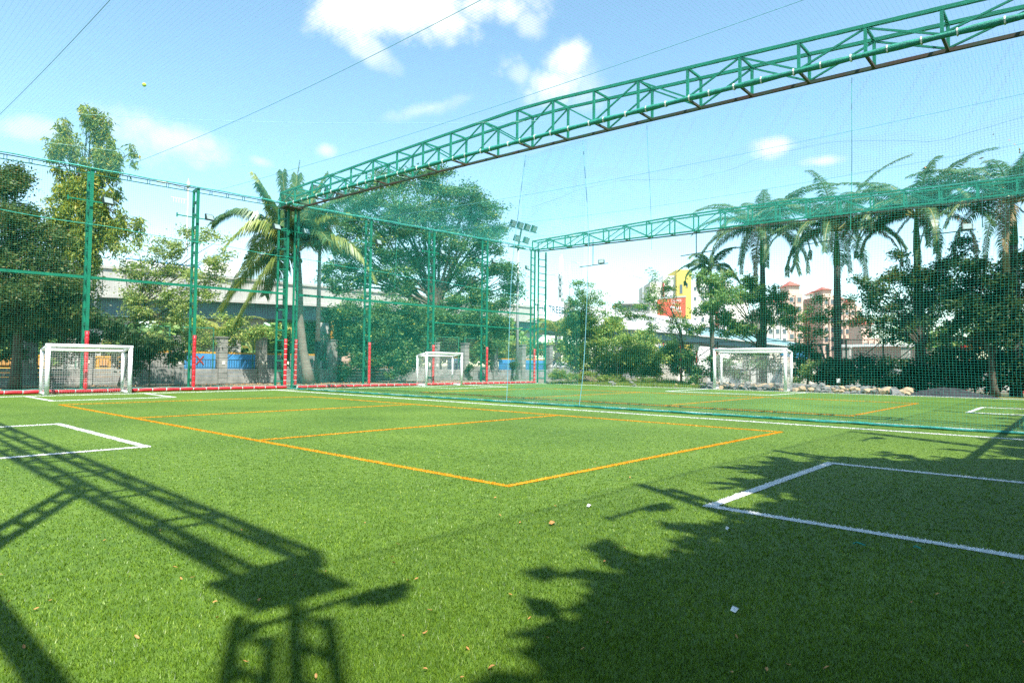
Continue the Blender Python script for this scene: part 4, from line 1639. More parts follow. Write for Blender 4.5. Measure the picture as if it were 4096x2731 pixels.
def street_lamp(label, px, pt, v, zb_, arm, ornate=False):
    top = at_v(px, pt, v)
    t = root('street_lamp', label, 'street lamp', (top[0], top[1], zb_), GL)
    mb = MB()
    mb.tube([(top[0], top[1], zb_), (top[0], top[1], top[2])], [.13, .07], 7)
    part('pole', mb, M['steel'], t, smooth=True)
    if arm:
        mb = MB()
        mb.tube([(top[0], top[1], top[2] - .2), (top[0] + arm * .6, top[1], top[2]), (top[0] + arm, top[1], top[2] + .05)], .05, 5)
        part('arm', mb, M['steel'], t)
        mb = MB()
        mb.box((top[0] + arm * 1.15, top[1], top[2] + .02), (abs(arm) * .35, 0.3, 0.14))
        part('lantern', mb, M['white_paint'], t)
    if ornate:
        mb = MB()
        mb.tube([(top[0], top[1], top[2] + z) for z in (0, .1, .25, .4, .5, .8)], [.08, .2, .09, .15, .05, .01], 8)
        part('finial', mb, M['cream_wall'], t, smooth=True)
        mb = MB()
        for k in range(5):
            mb.bar((top[0] - .3 - .22 * k, top[1], top[2] - 1.5), (top[0] - .3 - .22 * k, top[1], top[2] - 1.1), 0.035)
        mb.bar((top[0], top[1], top[2] - 1.1), (top[0] - 1.4, top[1], top[2] - 1.1), 0.04)
        part('scroll_bracket', mb, M['cream_wall'], t)
    return t


street_lamp('tall cream ornamental lamp pole left of the coconut palm', 753, 750, -26, 0, -1.9, True)
street_lamp('thin lamp pole at the left beside the drooping mast tree', 392, 930, -30, 0, 0)
street_lamp('tall lamp pole above the bushes right of the far corner column', 2356, 960, VF + 2.5, 0, -4.0)
street_lamp('lamp pole with right arm just right of the far corner column', 2186, 1095, VF - 5, 9, 2.6)
street_lamp('lamp pole between the mobile mast and the bush', 2279, 1045, VF - 5, 9, 2.2)
street_lamp('lamp pole with left arm near the yellow building', 2572, 1112, VF - 6, 9, -5.0)
street_lamp('short lamp pole with round heads above the white hoarding', 2435, 1182, VF - 6, 9, 1.0)

p = at_v(2240, 1090, -60)
t = root('mobile_mast', 'mobile phone mast with white panel antennas above the hoarding', 'mast', (p[0], p[1], 0))
mb = MB()
mb.tube([(p[0], p[1], 0), (p[0], p[1], p[2])], [.45, .3], 8)
part('pole', mb, M['steel'], t, smooth=True)
for (dx, pz_) in ((-.5, 1.6), (.55, 1.2), (0.1, 2.2)):
    mb = MB()
    mb.box((p[0] + dx, p[1] - .35, p[2] + pz_), (0.35, 0.22, 4.2))
    part('antenna', mb, M['white_paint'], t)
for k in range(5):
    mb = MB()
    mb.box((p[0] + random.uniform(-.5, .5), p[1] - .3, p[2] - 1.2 - 1.3 * k), (0.9, 0.6, 0.7))
    part('radio_unit', mb, M['steel'], t)


# ------------------------------------------------------------------ buildings on the right
def block(name, label, px0, px1, pt, d, depth, m, fl_px, win=None, base=0.0, cat='building', parts=True, roof=None):
    """box whose near face spans px0..px1 at depth d along the view; returns root"""
    a, b = at_d(px0, pt, d), at_d(px1, pt, d)
    e = (b - a)
    e[2] = 0
    w = np.linalg.norm(e)
    e /= w
    nrm = np.array([-e[1], e[0], 0])
    if nrm @ FWD < 0:
        nrm = -nrm
    h = a[2]
    t = root(name, label, cat, (a[0], a[1], 0))
    return t, np.array([a[0], a[1], 0]), e, nrm, w, h


def obox(mb, o, e, n, x0, x1, y0, y1, z0, z1):
    c = [o + e * x + n * y + np.array([0, 0, z]) for x in (x0, x1) for y in (y0, y1) for z in (z0, z1)]
    k = len(mb.v)
    mb.v += [tuple(q) for q in c]
    for f in ((0, 1, 3, 2), (4, 6, 7, 5), (0, 4, 5, 1), (2, 3, 7, 6), (0, 2, 6, 4), (1, 5, 7, 3)):
        mb.f.append(tuple(k + i for i in f))


def wing(t, o, e, n, x0, x1, y0, y1, z1, m, name='wall', z0=0.0):
    mb = MB()
    obox(mb, o, e, n, x0, x1, y0, y1, z0, z1)
    return part(name, mb, m, t)


def window(wallo, o, e, n, x, z, w, h, y=-.12, frame='white_wall'):
    mb = MB()
    obox(mb, o, e, n, x - w / 2 - .15, x + w / 2 + .15, y - .02, y + .115, z - h / 2 - .15, z + h / 2 + .15)
    f = part('window', mb, M[frame], wallo)
    mb = MB()
    obox(mb, o, e, n, x - w / 2, x + w / 2, y - .06, y - .022, z - h / 2, z + h / 2)
    part('pane', mb, M['window'], f)


D = 230.0
S = D / FPX
t, o, e, n, w, h = block('office_building', 'white and yellow building with red stripes behind the small palm', 2600, 2960, 1134, D, 20, None, None)
hor = lambda px: 1465 + (px - 2048) * .0147
Hz = lambda px, py: (1465 + (px - 2048) * .0131 - py) * S + 1.35
X_ = lambda px: (px - 2600) * S
wing(t, o, e, n, 0, X_(2660), 0, 20, Hz(2600, 1134), M['cream_wall'])
wing(t, o, e, n, X_(2650), X_(2698), -1, 20, Hz(2650, 1108), M['white_wall'])
wing(t, o, e, n, X_(2698), X_(2756), -3, 17, Hz(2700, 1088), M['yellow_wall'], 'yellow_tower')
wing(t, o, e, n, X_(2756), X_(2920), 0, 22, Hz(2760, 1130), M['white_wall'])
wing(t, o, e, n, X_(2648), X_(2654), -1.3, -1.002, Hz(2650, 1135), M['red_wall'], 'red_stripe')
wing(t, o, e, n, X_(2860), X_(2872), -.6, -.002, Hz(2860, 1200), M['red_wall'], 'red_stripe')
wing(t, o, e, n, X_(2920), X_(3010), 4, 22, Hz(2920, 1190), M['cream_wall'])
for px in (2662, 2682):
    for py in (1160, 1195, 1230):
        window(t, o, e, n, X_(px), Hz(px, py), 0.8, 1.2, -1.12)
window(t, o, e, n, X_(2715), Hz(2715, 1165), 1.0, 3.2, -3.12, 'yellow_wall')
window(t, o, e, n, X_(2738), Hz(2738, 1150), 0.7, 1.4, -3.12, 'yellow_wall')
for px in (2780, 2810, 2840, 2895):
    for py in (1160, 1200, 1240, 1285):
        window(t, o, e, n, X_(px), Hz(px, py), 1.0, 1.3)
# red hoarding in front of it
VR = -float(at_d(2690, 1230, 185)[1])
t, a0, b0, b1, a1 = hoarding('red hoarding with white logo and lettering in front of the yellow building', 2632, 1196, 1262, 2743, 1189, 1275, VR, M['red_hoarding'])
sl = b1 - a1
w = np.linalg.norm(sl)
hh = a1[2] - a0[2]
mid = lambda fx, fz: a1 + sl * fx + np.array([0, -.03, -hh * fz])
text('RIVENTALL', w * .125, M['white_paint'], t, mid(.5, .84), sl, (0, 0, 1), align='CENTER', bold=.02)
text('COMMERCIAL SPACES', w * .06, M['white_paint'], t, mid(.5, .20), sl, (0, 0, 1), align='CENTER')
text('BEYOND', w * .045, M['white_paint'], t, mid(.5, .36), sl, (0, 0, 1), align='CENTER')
mb = MB()
pp = [mid(fx, fz) for fx, fz in ((.43, .60), (.47, .50), (.51, .62), (.54, .52), (.58, .66), (.60, .55))]
for p0, p1 in zip(pp[:-1], pp[1:]):
    mb.bar(p0, p1, 0.05, w * .022)
part('logo', mb, M['white_paint'], t)
mb = MB()
mb.bar(a1 + np.array([0, 0, .25]), b1 + np.array([0, 0, .25]), 0.3, 0.4)
for f in (.1, .5, .9):
    q = a0 + (b0 - a0) * f
    mb.bar((q[0], q[1] + .5, 0), (q[0], q[1] + .5, a1[2]), 0.4)
part('frame', mb, M['steel'], t)
# unfinished concrete building with planted roof left of it
D = 205.0
S = D / FPX
t, o, e, n, w, h = block('unfinished_building', 'unfinished grey concrete storey with starter bars above the white hoarding', 2470, 2600, 1212, D, 12, None, None)
wing(t, o, e, n, 0, w, 0, 12, h, M['concrete'], 'roof_slab', h - .5)
wing(t, o, e, n, .5, w - .5, .6, 11, h - .55, M['window'], 'dark_opening', h - 2.4)
wing(t, o, e, n, 0, w, 0, 12, h - 2.45, M['concrete'])
for k in range(9):
    mb = MB()
    q = o + e * (0.5 + k * w / 9)
    mb.bar((q[0], q[1], h), (q[0] + random.uniform(-.1, .1), q[1], h + random.uniform(.6, 1.3)), 0.07)
    part('starter_bar', mb, M['rust_paint'], t)

# pink towers
D = 230.0
S = D / FPX
GT = 'pink apartment towers behind the royal palms'


def tower(label, px0, px1, pt, roofs, m, cols, step=17, d=D):
    global S
    S = d / FPX
    t, o, e, n, w, h = block('apartment_tower', label, px0, px1, pt, d, 16, None, None)
    t['group'] = GT
    wing(t, o, e, n, 0, w, 0, 16, h, M[m])
    for (f0, f1, rh) in roofs:
        mb = MB()
        z = h
        obox(mb, o, e, n, w * f0, w * f1, .8, 8, z, z + rh * .55)
        part('roof_tower', mb, M[m], t)
        mb = MB()
        c = [o + e * (w * f0 - .5), o + e * (w * f1 + .5), o + e * (w * f1 + .5) + n * 9, o + e * (w * f0 - .5) + n * 9]
        ap = (c[0] + c[2]) / 2 + np.array([0, 0, z + rh])
        k = [tuple(q + np.array([0, 0, z + rh * .56])) for q in c]
        mb.v = k + [tuple(ap)]
        mb.f = [(0, 1, 4), (1, 2, 4), (2, 3, 4), (3, 0, 4), (3, 2, 1, 0)]
        part('roof', mb, M['red_roof'], t)
    nf = int((h - 3) / 3.3)
    for i in range(cols):
        x = w * (i + .5) / cols
        for k in range(nf):
            z = h - 2.4 - 3.3 * k
            if z > 6:
                window(t, o, e, n, x, z, min(1.6, w / cols * .5), 1.6, frame=m)
    # vertical fin between bays
    for i in range(1, cols):
        x = w * i / cols
        wing(t, o, e, n, x - .18, x + .18, -.7, -.002, h - .8, M[m], 'fin')


tower('pink apartment tower with two small red roofs behind the royal palms', 3150, 3212, 1172, ((0.15, .85, 5),), 'pink_wall', 2)
tower('lower cream wing of the apartments left of the pink tower', 3068, 3150, 1225, ((0.2, .7, 3),), 'cream_wall', 3)
tower('pale apartment tower between the two royal palms', 3212, 3292, 1188, ((0.6, 1.0, 3),), 'cream_wall', 3, d=240)
tower('pink apartment tower with red roof left of the middle royal palm', 3292, 3340, 1180, ((0.1, .8, 3.5),), 'pink_wall', 2, d=225)
tower('long pink apartment block right of the middle royal palm', 3352, 3446, 1222, ((0.1, .3, 4), (.6, .8, 3)), 'pink_wall', 4, d=222)
tower('low pink house with red roof far right of the palms', 3450, 3520, 1352, ((0.0, .6, 8),), 'pink_wall', 3, d=210)

# ------------------------------------------------------------------ things behind the far edge of the turf
UB = 29.5
cf = root('site_fence', 'brown iron and chain link fence behind the hedge beyond the far touchline', 'fence', (UB, -15, 0))
va = [-6, -2.5, 1, 4.5, 8, 11, 14, 17, 20, 22.2, 24.4, 27, 30, 33]
for a, b in zip(va[:-1], va[1:]):
    mb = MB()
    mb.bar(W(UB, a, 0), W(UB, a, 3.35), 0.09)
    part('post', mb, M['brown_iron'], cf)
    for z in (3.3, 2.0, 1.2):
        mb = MB()
        mb.bar(W(UB, a + .05, z), W(UB, b - .05, z), 0.05, 0.05)
        part('rail', mb, M['brown_iron'], cf)
    mb = MB()
    mb.bar(W(UB, a + .06, 1.3), W(UB, b - .06, 3.2), 0.05, 0.05)
    part('brace', mb, M['brown_iron'], cf)
    P = []
    for y in np.arange(a, b, .12):
        P.append([W(UB, y, .2), W(UB, y + .01, 3.3)])
    for z in np.arange(.3, 3.3, .12):
        P.append([W(UB, a, z), W(UB, b, z)])
    Vv, F = twine(np.array(P), 0.006, X, Y)
    np_part('chain_mesh', Vv, F, M['chain'], cf, 'stuff')
# plain wall and boards of the plot behind
mb = MB()
for i, v in enumerate(np.arange(8, 40, 4.0)):
    mb.box(W(UB + 9, v, 0.9), (0.3, 3.9, 1.8))
solo('compound_wall', mb, M['white_wall'], 'pale compound wall seen through the chain link behind the middle royal palm', 'wall', W(UB + 9, 20, 0))
for v in (10, 14, 18, 22, 26):
    mb = MB()
    mb.box(W(UB + 8, v, 1.5), (0.5, 0.5, 3.0))
    t = root('wall_pier', '%s pale concrete post of the compound behind the chain link, counted from the left' % {10: 'first', 14: 'second', 18: 'third', 22: 'fourth', 26: 'fifth'}[v], 'post', W(UB + 8, v, 0), 'pale compound posts')
    part('post', mb, M['concrete_pale'], t)
    mb = MB()
    mb.box(W(UB + 8, v, 3.05), (0.62, 0.62, 0.1))
    part('cap', mb, M['concrete_pale'], t)
p = at_u(3540, 1425, UB + 14)
t = root('brick_shed', 'small red brown shed behind the chain link right of the middle royal palm', 'shed', (p[0], p[1], 0))
mb = MB()
mb.box((p[0], p[1], 1.6), (4, 6, 3.2))
part('wall', mb, M['pink_wall'], t)
mb = MB()
mb.box((p[0], p[1], 3.3), (4.6, 6.6, 0.2))
part('roof', mb, M['white_wall'], t)
# blue drum
p = at_u(3446, 1428, UB + 3)
mb = MB()
mb.tube([(p[0], p[1], 1.5), (p[0], p[1], 2.1)], .26, 10)
solo('blue_drum', mb, M['blue_board'], 'small blue container seen through the chain link right of the middle royal palm', 'drum', (p[0], p[1], 1.5))
# blue tarpaulins and market clutter behind the right goal
for (px, py, w, lab) in ((3195, 1418, 2.4, 'blue tarpaulin behind the creepers right of the right goal'), (2690, 1400, 2.0, 'blue roofed kiosk behind the leaning tree')):
    p = at_u(px, py, UB + 8)
    t = root('kiosk', lab, 'kiosk', (p[0], p[1], 0))
    mb = MB()
    mb.box((p[0], p[1], p[2]), (1.6, w, 0.5), 0, .12)
    part('blue_roof', mb, M['blue_board'], t)
    mb = MB()
    mb.box((p[0], p[1], p[2] / 2 - .3), (1.4, w * .9, p[2] - .7))
    part('body', mb, M['cream_wall'], t)
# red posts and yellow railing at the far right
p = at_u(3865, 1420, UB + 2.0)
t = root('yellow_railing', 'yellow railing between red posts in the shade at the far right', 'railing', (p[0], p[1], 0))
q0, q1 = at_u(3862, 1425, UB + 2), at_u(3990, 1425, UB + 2)
for z in (p[2] - .55, p[2] + .62):
    mb = MB()
    mb.bar((q0[0], q0[1], z), (q1[0], q1[1], z), 0.06)
    part('rail', mb, M['yellow'], t)
for s in np.linspace(0, 1, 16):
    q = q0 + (q1 - q0) * s
    mb = MB()
    mb.bar((q[0], q[1], p[2] - .52), (q[0], q[1], p[2] + .59), 0.05)
    part('baluster', mb, M['yellow'], t)
for px, lab in ((3789, 'red post in the shade left of the yellow railing'), (3848, 'red post at the left end of the yellow railing'), (3858, 'second red post at the left end of the yellow railing'), (4086, 'red post at the right edge of the picture')):
    p = at_u(px, 1385, UB + 1.8)
    mb = MB()
    mb.tube([(p[0], p[1], 0), (p[0], p[1], p[2])], .09, 8)
    t = root('red_post', lab, 'post', (p[0], p[1], 0), 'red posts at the far right')
    part('shaft', mb, M['red_paint'], t)
    mb = MB()
    mb.tube([(p[0], p[1], p[2]), (p[0], p[1], p[2] + .08)], .11, 8)
    part('cap', mb, M['red_paint'], t)
for px in (2788, 2722):
    p = at_u(px, 1395, UB - 1)
    t = root('signpost', 'small pale sign on a red post behind the right goal' if px == 2788 else 'plain red iron post left of the right goal', 'signpost', (p[0], p[1], 0))
    mb = MB()
    mb.bar((p[0], p[1], 0), (p[0], p[1], p[2] + .3), 0.08)
    part('post', mb, M['red_paint'], t)
    if px == 2788:
        mb = MB()
        mb.box((p[0] - .06, p[1], p[2] + .1), (0.04, 0.32, 0.5))
        part('plate', mb, M['cream_wall'], t)
# Y shaped timber prop
p = at_u(3310, 1380, UB - 2.2)
t = root('lamp_bracket_post', 'dark post with a slanting brace left of the middle royal palm', 'post', (p[0], p[1], 0))
mb = MB()
mb.bar((p[0], p[1], 0), (p[0], p[1], p[2]), 0.14)
part('shaft', mb, M['black_iron'], t)
mb = MB()
mb.bar((p[0], p[1] + .05, p[2] - 1.4), (p[0], p[1] + .45, p[2]), 0.1)
mb.bar((p[0], p[1] + .6, p[2] + .03), (p[0], p[1] - .1, p[2] + .03), 0.12)
part('brace', mb, M['black_iron'], t)
# white marker box by the palm
p = at_u(3354, 1522, 24.0)
t = root('marker_box', 'small white box on a stake in front of the middle royal palm', 'box', (p[0], p[1], 0))
mb = MB()
mb.box(p, (0.12, 0.18, 0.24))
part('box', mb, M['white_paint'], t)
mb = MB()
mb.bar((p[0], p[1], 0), (p[0], p[1], p[2] - .13), 0.05)
part('stake', mb, M['bark'], t)


# ------------------------------------------------------------------ rocks, mound, banks
def rock_mesh(seed):
    rg = np.random.default_rng(seed)
    import bmesh
    bm = bmesh.new()
    bmesh.ops.create_icosphere(bm, subdivisions=1, radius=1)
    for v in bm.verts:
        v.co *= rg.uniform(0.68, 1.12)
    for _ in range(3):
        d = Vector(rg.normal(0, 1, 3)).normalized()
        k = rg.uniform(.45, .75)
        for v in bm.verts:
            s = v.co.dot(d)
            if s > k:
                v.co -= d * (s - k)
    me = bpy.data.meshes.new('rock')
    bm.to_mesh(me)
    bm.free()
    return me


RM = {'g': [rock_mesh(i) for i in range(8)], 't': [rock_mesh(20 + i) for i in range(5)]}
for k, mm in (('g', 'rock_grey'), ('t', 'rock_tan')):
    for me in RM[k]:
        me.materials.append(M[mm])
rg = np.random.default_rng(31)


def ordinal(k):
    return '%d%s' % (k, 'th' if 10 < k % 100 < 14 else {1: 'st', 2: 'nd', 3: 'rd'}.get(k % 10, 'th'))


def rocks(px0, px1, n, lab, grp, tan=0.35, rows=3, s0=0.22, s1=0.5, spread=1.1, u=21.55):
    v0, v1 = -at_u(px0, 1560, u)[1], -at_u(px1, 1560, u)[1]
    for i in range(n):
        v = v0 + (v1 - v0) * (i + rg.uniform(-.4, .4)) / n
        row = i % rows
        s = rg.uniform(s0, s1)
        k = 't' if rg.uniform() < tan else 'g'
        me = RM[k][rg.integers(len(RM[k]))]
        o = bpy.data.objects.new('rock', me)
        col.objects.link(o)
        o.location = tuple(W(u + row * spread * .55 + rg.uniform(-.15, .15), v, s * .3 + row * .11))
        o.scale = (s * rg.uniform(.8, 1.2), s * rg.uniform(.9, 1.5), s * rg.uniform(.6, .85))
        o.rotation_euler = tuple(rg.uniform(-.4, .4, 2)) + (rg.uniform(0, 6),)
        tier = ('front', 'middle', 'back')[row] if rows == 3 else ('front', 'back')[row]
        tags(o, '%s %s, %s row, %s from the left' % ('tan' if k == 't' else 'grey', lab, tier, ordinal(i // rows + 1)), 'rock', grp)


rocks(2785, 2850, 14, 'rock heaped left of the right goal', 'rocks left of the right goal', .15, s0=.14, s1=.30)
rocks(2870, 3130, 40, 'rock behind the right goal', 'rocks behind the right goal', .35, s0=.14, s1=.32)
rocks(3150, 3480, 48, 'rock right of the right goal', 'rocks right of the right goal', .3, s0=.15, s1=.33)
rocks(3480, 3640, 18, 'rock just left of the gravel mound', 'rocks at the end of the heap', .7, 2, .15, .36)
rocks(2180, 2800, 16, 'loose rock in the weeds', 'loose rocks in the weeds', .3, 2, .10, .26, 2.2, 21.5)


def mound(name, label, c, rx, ry, h, m, seed, rough=.06):
    rg = np.random.default_rng(seed)
    nu, nv = 40, 14
    mb = MB()
    mb.v.append((c[0], c[1], c[2] + h))
    for j in range(1, nv + 1):
        q = j / nv
        for i in range(nu):
            a = 2 * math.pi * i / nu
            zz = h * (0.5 + .5 * math.cos(q * math.pi)) + (rg.normal(0, rough * h) if j < nv else -.05)
            mb.v.append((c[0] + rx * q * math.cos(a), c[1] + ry * q * math.sin(a), c[2] + zz))
    for i in range(nu):
        mb.f.append((0, 1 + i, 1 + (i + 1) % nu))
    for j in range(nv - 1):
        for i in range(nu):
            a, b = 1 + j * nu + i, 1 + j * nu + (i + 1) % nu
            mb.f.append((a, a + nu, b + nu, b))
    o = solo(name, mb, m, label, 'mound', (c[0], c[1], c[2]))
    return o


p = at_u(3790, 1585, 22.4)
mound('gravel_mound', 'low dark gravel mound in the shade behind the far touchline at the right', (p[0], p[1], 0), 1.2, 2.3, 0.42, M['black_gravel'], 4)
p = at_u(2345, 1533, 24.0)
mound('soil_mound', 'brown soil heap with weeds beside the far corner column', (p[0], p[1], 0), 2.2, 2.6, 0.95, M['soil'], 5)


# ------------------------------------------------------------------ plants
RH = np.array([RIGHT[0], RIGHT[1], 0.0])
RH /= np.linalg.norm(RH)
FH = np.array([FWD[0], FWD[1], 0.0])
FH /= np.linalg.norm(FH)


def blob(px, py, rx, ry, d, rd=None):
    """ellipsoid of foliage: centre, half sizes along the view's right, its depth and up"""
    c = at_d(px, py, d)
    a, b = rx * d / FPX, ry * d / FPX
    return (c, a, rd if rd else (a + b) / 2 * .9, b)


def tuft_points(blobs, per_m2, rg, shell=.55):
    out = []
    for c, a, dd, b in blobs:
        n = max(6, int(per_m2 * a * b * 3.14))
        m = max(4, int(n / 8))
        q = rg.normal(0, 1, (m, 3))
        q /= np.linalg.norm(q, axis=1)[:, None]
        q *= (rg.uniform(0, 1, m) ** .5 * (1 - shell) + shell * rg.uniform(.75, 1.05, m))[:, None]
        k = rg.integers(0, m, n)
        e = rg.normal(0, 1, (n, 3)) * rg.uniform(.12, .34, m)[k][:, None]
        e[:, 2] *= .65
        q = q[k] + e
        out.append(c + RH * (q[:, :1] * a) + FH * (q[:, 1:2] * dd) + np.array([0, 0, 1.0]) * (q[:, 2:3] * b))
    return np.concatenate(out)


def leaf_geo(C, L, asp, rg, droop=0.0, flat=.5, bend=0.0):
    n = len(C)
    d = rg.normal(0, 1, (n, 3))
    d[:, 2] *= .6
    d[:, 2] -= droop
    d /= np.linalg.norm(d, axis=1)[:, None]
    nn = rg.normal(0, 1, (n, 3))
    nn[:, 2] += flat * 2
    s = np.cross(d, nn)
    s /= np.linalg.norm(s, axis=1)[:, None] + 1e-9
    L = L * rg.uniform(.65, 1.25, n)
    mid = C + d * (L * .45)[:, None]
    w = s * (L * asp * .5)[:, None]
    tip = C + d * L[:, None]
    Vv = np.stack([C, mid - w, tip, mid + w], 1).reshape(-1, 3)
    return Vv, np.arange(4 * n).reshape(-1, 4)


def foliage(blobs, rg, per_m2=5.0, per_tuft=16, tr=.38, L=.2, asp=.42, droop=0.0, flat=.5, shell=.55, zsq=.7):
    T = tuft_points(blobs, per_m2 * 1.6, rg, shell)
    per_tuft, L, asp = int(per_tuft * 2.2), L * 1.0, asp * 1.1
    C = np.repeat(T, per_tuft, 0)
    k = rg.normal(0, tr * .6, (len(C), 3))
    k[:, 2] *= zsq
    if droop:
        k[:, 2] = -np.abs(rg.normal(0, tr * droop, len(C)))
        k[:, :2] *= .45
    return leaf_geo(C + k, L, asp, rg, droop, flat), T


def limbs(base, fork, blobs, T, r0, rg, twigs=3, wob=.25):
    """trunk from base to fork, a limb to every blob, twigs to some tufts"""
    mb = MB()
    base, fork = np.array(base, float), np.array(fork, float)

    def curve(a, b, n, w):
        pts = []
        off = rg.normal(0, w, 3)
        for i in range(n + 1):
            s = i / n
            p = a + (b - a) * s + off * math.sin(s * math.pi) + np.array([0, 0, .06]) * math.sin(s * math.pi) * np.linalg.norm(b - a)
            pts.append(p)
        return pts
    tr = curve(base, fork, 6, wob * .4)
    mb.tube(tr, [r0 * (1.25 if i == 0 else 1.0 - .06 * i) for i in range(7)], 9)
    for c, a, dd, b in blobs:
        st = tr[rg.integers(4, 7)]
        e = np.array(c) + np.array([0, 0, -b * .3])
        L = np.linalg.norm(e - st)
        pts = curve(st, e, 6, wob * L * .12)
        rr = max(.025, r0 * .42 * min(1, (a + b) / 3 + .35))
        mb.tube(pts, [rr * (1 - .115 * i) for i in range(7)], 6, False)
        for k in range(twigs):
            j = rg.integers(2, 7)
            q = np.array(c) + RH * rg.uniform(-.85, .85) * a + FH * rg.uniform(-.85, .85) * dd + np.array([0, 0, rg.uniform(-.5, .8) * b])
            p2 = curve(np.array(pts[j]), q, 4, .12)
            mb.tube(p2, [rr * .35, rr * .28, rr * .2, rr * .14, rr * .08], 4, False)
    return mb


def tree(name, label, base, fork, blobs, leafm, r0, seed, bark='bark', cat='tree', group=None, twigs=3, **kw):
    rg = np.random.default_rng(seed)
    t = root(name, label, cat, (base[0], base[1], 0), group)
    (Vv, F), T = foliage(blobs, rg, **kw)
    if r0:
        part('trunk', limbs(base, fork, blobs, T, r0, rg, twigs), M[bark], t, smooth=True)
    np_part('crown', Vv, F, M[leafm], t)
    return t


def dv(px, py, v):
    return float((at_v(px, py, v) - CAM) @ FWD)


def du(px, py, u):
    return float((at_u(px, py, u) - CAM) @ FWD)


def ground(px, d):
    p = at_d(px, 1480, d)
    return np.array([p[0], p[1], 0.0])


# 1 dark spreading tree at the left edge
d = dv(120, 1400, -5.0)
B = [blob(*q, d + o) for q, o in (((-60, 800, 120, 150), 0), ((60, 790, 70, 90), 0), ((20, 960, 140, 130), -1), ((130, 890, 60, 70), 0),
     ((170, 1010, 90, 90), 0), ((90, 1130, 180, 110), -1), ((230, 1130, 110, 90), 0), ((-60, 1100, 150, 150), 0), ((300, 1210, 60, 60), 0),
     ((60, 1250, 200, 80), 0), ((230, 1260, 110, 70), 1), ((-80, 1280, 120, 70), 0), ((20, 700, 60, 60), 0))]
g = ground(60, d)
tree('shade_tree', 'dark dense feathery tree filling the left edge behind the fence', g, at_d(70, 1230, d), B, 'leaf_olive', .24, 41, per_m2=11, per_tuft=26, tr=.42, L=.17, asp=.38, flat=.3)
# dark undergrowth below it
B = [blob(*q, d + 2.5) for q in ((40, 1330, 120, 60), (200, 1330, 90, 60), (330, 1300, 70, 80), (300, 1400, 80, 60), (60, 1420, 70, 30), (500, 1350, 60, 70), (420, 1300, 60, 60))]
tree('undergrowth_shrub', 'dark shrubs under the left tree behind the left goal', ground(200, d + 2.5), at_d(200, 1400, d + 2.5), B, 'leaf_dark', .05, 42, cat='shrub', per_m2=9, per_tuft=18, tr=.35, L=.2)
d = dv(40, 1400, -14.8)
B = [blob(*q, d) for q in ((20, 1410, 60, 20), (70, 1400, 40, 24))]
tree('flower_bush', 'light green bush with small red flowers above the yellow barrier at the left edge', ground(40, d), at_d(40, 1440, d), B, 'leaf_bush', .03, 43, cat='bush', per_m2=12, per_tuft=14, tr=.25, L=.16)

# 2 mast tree with hanging leaves
d = dv(340, 1300, -12.5)
B = [blob(*q, d) for q in ((358, 440, 26, 40), (270, 510, 38, 60), (360, 520, 48, 70), (330, 600, 75, 60), (420, 480, 26, 40), (240, 590, 45, 50), (430, 580, 26, 60),
     (310, 690, 85, 60), (430, 660, 60, 45), (500, 615, 40, 28), (532, 592, 18, 24), (380, 740, 90, 50), (250, 760, 50, 60), (300, 830, 90, 60),
     (420, 800, 60, 60), (250, 890, 50, 60), (340, 900, 80, 70), (300, 990, 70, 70), (430, 850, 60, 40), (490, 860, 40, 30), (545, 880, 26, 26),
     (370, 960, 40, 80), (410, 900, 30, 60), (455, 920, 18, 60), (380, 1030, 16, 50), (500, 910, 12, 40), (550, 915, 14, 40), (330, 1060, 50, 60), (230, 960, 40, 50))]
tree('mast_tree', 'tall drooping yellow green mast tree rising above the left fence', ground(340, d), at_d(335, 800, d), B, 'leaf_mast', .20, 44, per_m2=10, per_tuft=16, tr=.40, L=.30, asp=.24, droop=1.3, flat=0, shell=.35, twigs=1)

# 3 pale open tree between the first two posts
d = dv(640, 1400, -6.0)
B = [blob(*q, d) for q in ((560, 1010, 70, 45), (640, 985, 60, 35), (700, 1000, 40, 40), (790, 950, 55, 40), (860, 960, 60, 40), (900, 1000, 30, 25), (840, 1020, 60, 40),
     (600, 1090, 80, 50), (700, 1100, 70, 50), (800, 1100, 60, 50), (880, 1080, 40, 40), (620, 1180, 90, 50), (740, 1190, 80, 50), (560, 1250, 70, 50),
     (660, 1270, 100, 50), (760, 1260, 60, 60), (600, 1340, 60, 40), (700, 1340, 80, 45), (520, 1200, 40, 50), (500, 1060, 30, 40), (680, 1060, 60, 45), (780, 1160, 70, 50), (850, 1150, 50, 50), (560, 1140, 60, 50))]
tree('moringa_tree', 'pale yellow green open tree between the first and second fence posts', ground(480, d), at_d(545, 1225, d), B, 'leaf_pale', .11, 45, per_m2=10, per_tuft=13, tr=.30, L=.15, asp=.5, flat=.7, twigs=4)
B = [blob(*q, d - 1) for q in ((560, 1400, 60, 50), (640, 1370, 70, 50), (700, 1400, 50, 50), (540, 1340, 40, 50), (480, 1420, 50, 50), (530, 1480, 40, 30))]
tree('undergrowth_shrub', 'dark green shrubs at the foot of the pale open tree', ground(600, d - 1), at_d(600, 1440, d), B, 'leaf_hedge', .04, 46, cat='shrub', per_m2=9, per_tuft=18, tr=.33, L=.2)
